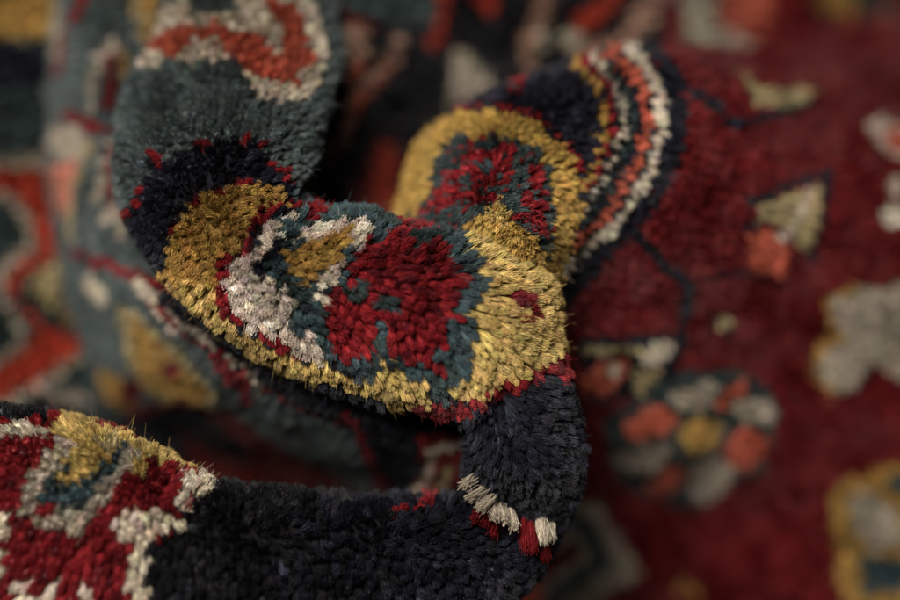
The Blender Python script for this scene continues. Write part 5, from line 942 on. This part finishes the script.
    dict(key='hollow', pitch=0.0034, length=0.005, fibres=9, thick=0.00032, flip=1, nap=[(0, 0, -0.4), (0, 0, -0.4)], frizz=0.25, trim=[1, 1], drift=0.2, wob=0.12, relief=0.0015,
         ctrl=[
             [(-0.077, 0.1889, 0.2232), (-0.0382, 0.1829, 0.227), (-0.0108, 0.2102, 0.2095), (0.0181, 0.2145, 0.2067), (0.0427, 0.2017, 0.2149), (0.0756, 0.2102, 0.2095), (0.1159, 0.2401, 0.1903), (0.1596, 0.2529, 0.1821), (0.2254, 0.2571, 0.1794)],
             [(-0.0668, 0.1302, 0.2177), (-0.0359, 0.1146, 0.2288), (-0.0103, 0.1524, 0.2021), (0.0174, 0.1574, 0.1986), (0.0399, 0.1574, 0.1986), (0.0696, 0.159, 0.1974), (0.1147, 0.2043, 0.1655), (0.1579, 0.2167, 0.1568), (0.223, 0.2208, 0.1539)],
             [(-0.0631, 0.1083, 0.2009), (-0.0359, 0.0971, 0.2094), (-0.0138, 0.134, 0.1816), (0.0139, 0.1388, 0.178), (0.0383, 0.1404, 0.1768), (0.07, 0.1444, 0.1737), (0.1147, 0.182, 0.1408), (0.1588, 0.198, 0.1287), (0.2242, 0.202, 0.1256)],
             [(-0.0594, 0.0844, 0.1819), (-0.0398, 0.0883, 0.1787), (-0.0174, 0.1194, 0.1535), (0.0109, 0.1506, 0.1283), (0.0403, 0.1545, 0.1251), (0.0736, 0.1559, 0.1192), (0.1166, 0.1689, 0.1038), (0.1613, 0.1843, 0.091), (0.2277, 0.1882, 0.0878)],
             [(-0.0571, 0.0714, 0.1449), (-0.0374, 0.0789, 0.1383), (-0.0172, 0.084, 0.1291), (0.011, 0.1288, 0.0891), (0.0409, 0.1363, 0.0825), (0.0752, 0.1437, 0.0758), (0.1184, 0.1549, 0.0658), (0.163, 0.1661, 0.0558), (0.2301, 0.1698, 0.0525)],
         ],
         chart=[
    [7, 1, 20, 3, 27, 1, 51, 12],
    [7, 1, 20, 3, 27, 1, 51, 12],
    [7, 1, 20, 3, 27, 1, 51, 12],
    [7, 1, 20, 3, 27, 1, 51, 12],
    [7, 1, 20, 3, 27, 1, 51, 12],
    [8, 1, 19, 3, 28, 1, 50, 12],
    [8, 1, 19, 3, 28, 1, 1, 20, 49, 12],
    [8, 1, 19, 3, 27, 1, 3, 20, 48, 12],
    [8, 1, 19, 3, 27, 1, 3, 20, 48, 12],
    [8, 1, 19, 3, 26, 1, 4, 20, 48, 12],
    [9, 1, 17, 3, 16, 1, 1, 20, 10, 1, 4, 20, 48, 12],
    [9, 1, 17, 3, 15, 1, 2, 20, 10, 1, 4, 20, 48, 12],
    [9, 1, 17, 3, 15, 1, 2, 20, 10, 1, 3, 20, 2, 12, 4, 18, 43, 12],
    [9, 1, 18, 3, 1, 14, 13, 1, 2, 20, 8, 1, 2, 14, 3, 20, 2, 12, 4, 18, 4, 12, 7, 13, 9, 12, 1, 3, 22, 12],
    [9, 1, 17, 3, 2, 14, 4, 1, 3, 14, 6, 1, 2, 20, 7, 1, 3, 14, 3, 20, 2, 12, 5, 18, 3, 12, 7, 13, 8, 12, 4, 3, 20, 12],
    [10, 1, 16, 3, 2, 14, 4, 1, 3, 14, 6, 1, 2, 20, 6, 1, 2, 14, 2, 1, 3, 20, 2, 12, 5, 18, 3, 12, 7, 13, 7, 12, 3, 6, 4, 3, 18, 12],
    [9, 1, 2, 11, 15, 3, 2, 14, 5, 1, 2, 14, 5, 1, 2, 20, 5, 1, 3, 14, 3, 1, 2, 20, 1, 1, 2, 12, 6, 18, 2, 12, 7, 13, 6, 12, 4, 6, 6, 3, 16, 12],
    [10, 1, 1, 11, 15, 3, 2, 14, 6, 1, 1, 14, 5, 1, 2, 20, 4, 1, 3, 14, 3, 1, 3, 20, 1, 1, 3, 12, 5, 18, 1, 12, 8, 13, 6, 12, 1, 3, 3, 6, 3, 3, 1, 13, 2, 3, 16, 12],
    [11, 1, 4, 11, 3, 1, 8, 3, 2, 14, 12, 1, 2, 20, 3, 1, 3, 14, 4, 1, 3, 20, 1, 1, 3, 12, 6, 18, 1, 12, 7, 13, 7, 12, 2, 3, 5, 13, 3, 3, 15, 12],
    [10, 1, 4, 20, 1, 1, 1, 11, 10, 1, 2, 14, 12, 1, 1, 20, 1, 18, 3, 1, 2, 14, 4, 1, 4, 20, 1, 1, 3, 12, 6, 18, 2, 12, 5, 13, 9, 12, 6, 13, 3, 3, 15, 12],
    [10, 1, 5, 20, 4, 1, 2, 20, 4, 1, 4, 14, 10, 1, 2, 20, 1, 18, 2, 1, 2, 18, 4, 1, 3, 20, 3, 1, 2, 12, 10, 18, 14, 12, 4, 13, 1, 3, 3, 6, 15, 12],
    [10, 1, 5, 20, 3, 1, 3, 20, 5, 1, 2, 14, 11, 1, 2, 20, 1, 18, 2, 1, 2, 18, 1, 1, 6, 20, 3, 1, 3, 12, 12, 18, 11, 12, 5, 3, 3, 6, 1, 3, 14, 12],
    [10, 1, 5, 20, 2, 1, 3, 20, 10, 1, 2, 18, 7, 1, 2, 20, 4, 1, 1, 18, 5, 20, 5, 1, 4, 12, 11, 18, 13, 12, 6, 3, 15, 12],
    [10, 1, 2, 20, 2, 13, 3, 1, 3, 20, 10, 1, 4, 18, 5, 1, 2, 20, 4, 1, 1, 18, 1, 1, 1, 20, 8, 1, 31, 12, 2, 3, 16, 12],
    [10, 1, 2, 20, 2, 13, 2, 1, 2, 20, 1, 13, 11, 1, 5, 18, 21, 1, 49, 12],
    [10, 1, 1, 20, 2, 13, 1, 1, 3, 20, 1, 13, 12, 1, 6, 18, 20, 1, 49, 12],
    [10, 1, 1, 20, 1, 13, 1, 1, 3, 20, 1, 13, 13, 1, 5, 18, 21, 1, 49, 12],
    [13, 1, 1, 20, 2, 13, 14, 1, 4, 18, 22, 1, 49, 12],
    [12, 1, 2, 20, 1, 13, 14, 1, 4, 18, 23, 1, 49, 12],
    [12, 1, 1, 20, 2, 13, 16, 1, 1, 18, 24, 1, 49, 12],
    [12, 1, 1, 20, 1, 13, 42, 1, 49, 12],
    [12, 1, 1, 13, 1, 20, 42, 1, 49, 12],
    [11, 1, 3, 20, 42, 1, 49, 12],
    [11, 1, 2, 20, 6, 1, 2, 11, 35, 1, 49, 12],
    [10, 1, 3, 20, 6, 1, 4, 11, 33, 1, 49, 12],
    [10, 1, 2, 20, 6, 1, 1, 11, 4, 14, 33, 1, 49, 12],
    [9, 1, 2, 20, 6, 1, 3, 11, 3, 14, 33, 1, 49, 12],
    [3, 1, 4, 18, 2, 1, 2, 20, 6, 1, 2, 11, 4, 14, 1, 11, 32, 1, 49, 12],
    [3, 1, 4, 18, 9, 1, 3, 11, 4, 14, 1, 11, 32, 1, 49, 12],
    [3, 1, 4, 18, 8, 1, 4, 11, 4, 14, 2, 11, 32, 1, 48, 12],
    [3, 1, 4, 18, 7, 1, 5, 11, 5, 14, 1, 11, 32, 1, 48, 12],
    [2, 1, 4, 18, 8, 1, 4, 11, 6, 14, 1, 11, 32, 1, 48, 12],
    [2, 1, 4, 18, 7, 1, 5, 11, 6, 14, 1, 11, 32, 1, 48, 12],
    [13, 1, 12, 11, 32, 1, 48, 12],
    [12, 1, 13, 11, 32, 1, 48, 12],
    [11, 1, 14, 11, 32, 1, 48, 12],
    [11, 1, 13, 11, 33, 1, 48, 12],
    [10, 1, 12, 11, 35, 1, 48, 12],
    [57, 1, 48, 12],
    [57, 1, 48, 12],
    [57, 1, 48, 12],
         ]),
]
TUFTS = [
    ('W', (0.0087,-0.0363,0.1628), (0.0039,-0.0496,0.1714), 5.6),
    ('W', (0.0123,-0.0389,0.1599), (0.0055,-0.0524,0.1695), 5),
    ('W', (0.0147,-0.0401,0.1586), (0.0086,-0.0551,0.1677), 5.6),
    ('W', (0.012,-0.0415,0.157), (0.0134,-0.0553,0.1639), 6.3),
    ('W', (0.015,-0.0421,0.1564), (0.0161,-0.0571,0.1642), 5.6),
    ('W', (0.0174,-0.0423,0.1561), (0.0189,-0.0572,0.1617), 6.3),
    ('W', (0.0261,-0.0418,0.1538), (0.028,-0.0591,0.1579), 8.1),
    ('W', (0.0283,-0.041,0.1517), (0.0299,-0.0562,0.1555), 5),
    ('R', (0.0096,-0.0431,0.1552), (0.0072,-0.0535,0.161), 5),
    ('R', (0.0123,-0.0439,0.1544), (0.0106,-0.0548,0.1607), 4.4),
    ('R', (0.0147,-0.0451,0.153), (0.0127,-0.0566,0.1586), 5.6),
    ('R', (0.0224,-0.0443,0.1539), (0.022,-0.0601,0.156), 6.3),
    ('R', (0.0239,-0.0443,0.1539), (0.0243,-0.06,0.1549), 5.6),
    ('R', (0.0286,-0.046,0.1461), (0.0285,-0.0567,0.1476), 6.3),
]

# ------------------------------------------------------------ setting: floor
fl = make_mesh("floor", np.array([(-3, -3, 0), (3, -3, 0), (3, 3, 0), (-3, 3, 0)], float), np.array([[0, 1, 2, 3]]), None, None, None, False)
fm = bpy.data.materials.new("dark boards")
fm.use_nodes = True
fb = fm.node_tree.nodes["Principled BSDF"]
fn = fm.node_tree.nodes.new("ShaderNodeTexNoise")
fn.inputs["Scale"].default_value = 12
fr = fm.node_tree.nodes.new("ShaderNodeValToRGB")
fr.color_ramp.elements[0].color = (0.03, 0.02, 0.014, 1)
fr.color_ramp.elements[1].color = (0.07, 0.045, 0.03, 1)
fm.node_tree.links.new(fn.outputs["Fac"], fr.inputs["Fac"])
fm.node_tree.links.new(fr.outputs["Color"], fb.inputs["Base Color"])
fl.data.materials[0] = fm
fl['kind'] = "structure"

# ------------------------------------------------------------------- the rug
rug = bpy.data.objects.new("rug", None)
scene.collection.objects.link(rug)
rug['label'] = "hand-knotted wool rug crumpled into rolled folds, red flowered field and gold, teal and navy border"
rug['category'] = "rug"

PARTS = {
    'rolled_border': ("border_fold", "rolled fold in sharp focus, gold and crimson flower between navy bands"),
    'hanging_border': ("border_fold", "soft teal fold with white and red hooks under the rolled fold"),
    'back_border': ("border_fold", "blurred border with orange-red zigzag at far left"),
    'hollow': ("field_fold", "shadowed blurred stretch sunk behind the folds"),
}
for sh in SHEETS:
    S = knot_grid(sh['ctrl'], sh['pitch'])
    chart = read_chart(sh['chart'])
    ones = np.ones(S.shape[:2], bool)
    if sh['key'] == 'field_and_border':
        sew(S, sh, chart, ones, "field", "crimson field with grey, coral and gold flowers", rug)
    else:
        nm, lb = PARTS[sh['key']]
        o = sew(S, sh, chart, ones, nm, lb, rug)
        if sh['key'] == 'rolled_border':
            roll = o

# the long white and red knots that stick out of the crease, each one a sub-part
for c, b, t, wpx in TUFTS:
    b = np.array([b], float); t = np.array([t], float)
    ax = t - b
    ln = np.linalg.norm(ax, axis=1)
    ax = unit(ax)
    u = unit(np.cross(ax, [[0.3, 0.2, 0.9]])); v = np.cross(ax, u)
    wd = wpx * 0.0003
    foot = np.array([[wd, wd]])
    col = np.array([PAL[c]])
    V1, Q1, C1 = tuft_mesh(b, ax, u, v, ln, foot, col, 120, 0.00010, np.array([0.6]), 1.3)
    V2, Q2, C2 = core_mesh(b, ax, u, v, ln, foot, col)
    o = make_mesh("tuft", np.concatenate([V1, V2]), np.concatenate([Q1, Q2 + len(V1)]), np.concatenate([C1, C2]), WOOL, roll)
    o['label'] = "long ivory tuft in the navy crease" if c == 'W' else "long red tuft in the navy crease"
